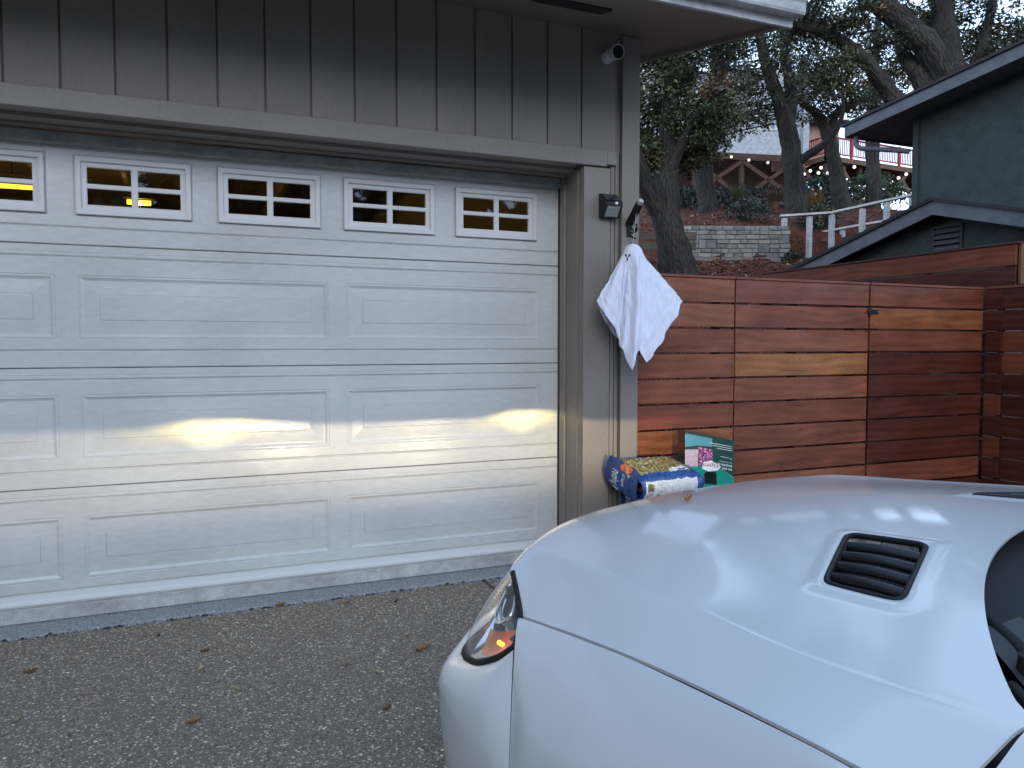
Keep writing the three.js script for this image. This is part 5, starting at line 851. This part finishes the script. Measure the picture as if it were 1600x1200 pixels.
  sack(2.58, 0.13, 0.50, -0.05, 0.55, 0.38, 0.16, 'second lowest potting soil bag hidden behind the car', 7);
  sack(2.57, GY, 0.5, 0.02, 0.56, 0.4, 0.16, 'lowest potting soil bag resting on the driveway', 9);
  // boxed kit, standing upside down
  const front = canvasTex(720, 768, (x, w, h) => {
    x.save(); x.translate(w, h); x.rotate(Math.PI); // printed the right way up, the box stands on its head
    x.fillStyle = '#1d4a41'; x.fillRect(0, 0, w, h);
    x.fillStyle = '#12937f'; x.beginPath(); x.moveTo(0, 0); x.lineTo(w, 0); x.lineTo(w, 290); x.lineTo(300, 300); x.lineTo(0, 150); x.fill();
    x.fillStyle = '#d9e6e0'; x.lineWidth = 4; x.strokeStyle = '#d9e6e0'; x.beginPath(); x.moveTo(0, 150); x.lineTo(190, 262); x.stroke();
    x.fillStyle = '#0a0d0d'; x.beginPath(); x.moveTo(250, 30); x.lineTo(430, 50); x.lineTo(440, 190); x.lineTo(400, 225); x.lineTo(260, 205); x.fill();
    const k = seed; seed = 21; x.fillStyle = '#5c9bb0'; x.fillRect(320, 520, 400, 220); for (let i = 0; i < 900; i++) { x.fillStyle = ['#4f8fa8', '#7db3c2', '#3f7d96', '#6aa5a0'][Math.floor(rnd() * 4)]; x.fillRect(320 + rnd() * 395, 530 + rnd() * 200, 6, 3); }
    x.fillStyle = '#2a3d3a'; x.beginPath(); x.moveTo(320, 520); x.lineTo(720, 520); x.lineTo(720, 560); x.lineTo(320, 600); x.fill();
    x.fillStyle = '#c9b6bd'; x.fillRect(530, 290, 190, 235); for (let i = 0; i < 260; i++) { x.fillStyle = ['#d9cbd0', '#b49aa5', '#c4abb4'][Math.floor(rnd() * 3)]; x.fillRect(530 + rnd() * 180, 290 + rnd() * 225, 12, 8); }
    for (let i = 0; i < 900; i++) { x.fillStyle = ['#9c4a86', '#d07fb6', '#6d2f63', '#e7b4d6', '#3d2240'][Math.floor(rnd() * 5)]; x.beginPath(); x.arc(320 + rnd() * 205, 310 + rnd() * 240, 4 + rnd() * 8, 0, TAU); x.fill(); } seed = k;
    x.fillStyle = '#f4f1f2'; x.beginPath(); x.moveTo(190, 300); x.lineTo(230, 232); x.lineTo(380, 218); x.lineTo(470, 262); x.lineTo(450, 345); x.lineTo(330, 370); x.fill();
    x.fillStyle = '#7c2a55'; x.font = 'bold 70px serif'; x.save(); x.translate(222, 318); x.rotate(0.06); x.fillText('Vigoro', 0, 0); x.restore();
    x.fillStyle = '#eef5f1'; x.font = 'bold 42px sans-serif'; x.fillText('NO-DIG', 24, 292); x.fillText('EDGING KIT', 24, 352); x.font = '26px sans-serif'; x.fillText('EASY TO INSTALL', 24, 396); x.font = 'bold 40px sans-serif'; x.fillText('6', 30, 470); x.fillRect(70, 462, 130, 7); x.font = '18px sans-serif'; for (let i = 0; i < 3; i++) x.fillRect(24, 590 + i * 34, 230 + i * 60, 8);
    x.restore();
  });
  const spine = canvasTex(160, 768, (x, w, h) => { x.save(); x.translate(w, h); x.rotate(Math.PI); x.fillStyle = '#1b3d2c'; x.fillRect(0, 0, w, h); x.fillStyle = '#284a2e'; x.fillRect(0, 520, w, 160); const k = seed; seed = 31; for (let i = 0; i < 160; i++) { x.fillStyle = ['#7e2d2f', '#a33c3b', '#56201f'][Math.floor(rnd() * 3)]; x.fillRect(6 + rnd() * 140, 470 + rnd() * 120, 14, 9); } seed = k; x.fillStyle = '#caa55a'; x.beginPath(); x.moveTo(24, 90); x.lineTo(80, 50); x.lineTo(136, 90); x.lineTo(136, 120); x.lineTo(80, 150); x.lineTo(24, 120); x.fill(); x.fillStyle = '#3a2a18'; x.font = 'bold 22px sans-serif'; x.fillText('Vigoro', 44, 112); x.fillStyle = '#c8d6c9'; for (let i = 0; i < 4; i++) x.fillRect(26, 250 + i * 30, 100 - i * 12, 9); x.restore(); });
  const bx = thing('edging_kit_box', 'upside-down green boxed garden kit leaning against the fence', 'box', null, [2.72, 0.435, 0.44], -0.33);
  const card = std({ color: lin(0.02, 0.07, 0.05), roughness: 0.6 }), shape = [[-0.14, 0.0], [0.14, 0.0], [0.14, 0.26], [-0.14, 0.315]];
  const body = poly(shape, -0.07, 0.0695); mesh('carton', body, card, bx);
  const panelG = (a, b, c, d) => grid(1, 1, (i, j) => { const p = [a, b, c, d]; return [0, 1, 2].map((k) => lerp(lerp(p[0][k], p[1][k], i), lerp(p[3][k], p[2][k], i), j)); });
  mesh('printed_front', panelG([-0.14, 0, 0.0705], [0.14, 0, 0.0705], [0.14, 0.26, 0.0705], [-0.14, 0.315, 0.0705]), phy({ map: front, roughness: 0.3, clearcoat: 0.4 }), bx);
  mesh('printed_spine', panelG([-0.141, 0, -0.07], [-0.141, 0, 0.07], [-0.141, 0.315, 0.07], [-0.141, 0.315, -0.07]), phy({ map: spine, roughness: 0.35, clearcoat: 0.4 }), bx);
  bx.rotation.x = -0.02;
  solo('plastic_wrap', grid(14, 14, (i, j) => [2.90 + 0.09 * i + 0.006 * n2(i * 5, j * 5), 0.51 + 0.11 * j - 0.02 * i, 0.30 + 0.02 * n2(i * 4, j * 4 + 3)]), phy({ color: lin(0.8, 0.78, 0.78), roughness: 0.35, transmission: 0.55, thickness: 0 }), 'crumpled scrap of clear plastic beside the green kit box', 'plastic wrap');
}
// ---------------------------------------------------------------- fallen oak leaves
{
  const prof = [[0, 0], [0.10, 0.04], [0.20, 0.17], [0.26, 0.09], [0.36, 0.12], [0.46, 0.26], [0.53, 0.13], [0.62, 0.13], [0.72, 0.24], [0.79, 0.10], [0.88, 0.12], [1, 0.0]];
  const cols = [[0.27, 0.17, 0.08], [0.36, 0.27, 0.15], [0.16, 0.09, 0.045], [0.42, 0.33, 0.2], [0.3, 0.16, 0.06], [0.07, 0.05, 0.035]].map((c) => std({ color: lin(...c), roughness: 0.8, side: THREE.DoubleSide }));
  function leafGeo(len, curl, sd) { const N = prof.length, pos = [], idx = []; for (let i = 0; i < N; i++) { const [s, w] = prof[i], k = rr(0.8, 1.2); for (let j = -2; j <= 2; j++) { const x = (s - 0.5) * len, z = j / 2 * w * len * k, y = curl * (Math.abs(j / 2) ** 2 * w * 2.2 + (s - 0.5) ** 2 * 1.2) * len + 0.05 * len * n2(s * 3 + sd, j * 0.8); pos.push(x, y, z); } } for (let i = 0; i < N - 1; i++) for (let j = 0; j < 4; j++) { const a = i * 5 + j; idx.push(a, a + 1, a + 5, a + 1, a + 6, a + 5); } const g = new THREE.BufferGeometry(); g.setAttribute('position', new THREE.Float32BufferAttribute(pos, 3)); g.setIndex(idx); g.computeVertexNormals(); g.computeBoundingBox(); g.translate(0, -g.boundingBox.min.y, 0); return g; }
  const L = [ // x, z, length, colour, turn, label
    [-0.575, 0.62, 0.062, 2, 0.3, 'dark brown curled leaf at the far left of the driveway'], [-0.545, 1.05, 0.05, 1, 1.2, 'tan leaf at the left edge of the driveway, nearest the camera'], [-0.365, 0.91, 0.02, 4, 0.6, 'tiny reddish leaf scrap between the two left leaves'],
    [0.05, 0.66, 0.05, 2, 0.1, 'thin dark leaf at the middle of the driveway'], [0.03, 0.85, 0.055, 3, 0.9, 'pale jagged leaf at the middle of the driveway'], [0.15, 1.09, 0.05, 3, 2.0, 'very pale broken leaf right of the driveway middle'], [0.0, 1.29, 0.065, 0, 0.2, 'orange brown leaf low in the middle of the driveway'],
    [0.86, 0.82, 0.055, 3, 1.0, 'pale leaf near the car bumper'], [0.875, 1.0, 0.095, 4, 0.25, 'large rolled reddish leaf beside the car bumper'], [0.94, 1.09, 0.045, 3, 0.4, 'pale leaf partly under the car bumper'], [0.56, 1.03, 0.05, 0, 0.9, 'brown leaf left of the rolled leaf'], [0.66, 1.15, 0.05, 3, 2.2, 'straw coloured leaf left of the car bumper'],
    [-0.13, 0.40, 0.045, 5, 1.4, 'blackish leaf bit near the garage slab at left'], [0.70, 0.29, 0.055, 0, 0.2, 'brown leaf lying along the slab joint'], [0.93, 0.37, 0.05, 5, 0.8, 'small dark leaf before the slab joint at right'], [0.40, 0.20, 0.06, 4, 0.15, 'reddish leaf caught in the slab joint at left'], [0.62, 1.45, 0.05, 2, 0.4, 'dark leaf at the bottom edge beside the car']];
  L.forEach(([x, z, s, c, a, l], i) => { const m = solo('fallen_leaf', leafGeo(s * 0.85, i === 8 ? 0.55 : 0.6, i * 1.7), cols[c], l, 'leaf', 'fallen oak leaves'); m.position.set(x, GY + 0.002, z); m.rotation.y = a; });
  // one on the hood
  const u = 0.438, v = 0.084, p = car.localToWorld(V(-v, hoodW(u, v) - ROLL * v + 0.002, u)); const m = solo('fallen_leaf', leafGeo(0.045, 0.8, 3), cols[4], 'small curled brown leaf lying on the car hood', 'leaf', 'fallen oak leaves'); m.position.copy(p); m.rotation.y = 0.5; m.rotation.z = 0.08;
}
renderer.render(scene, camera);
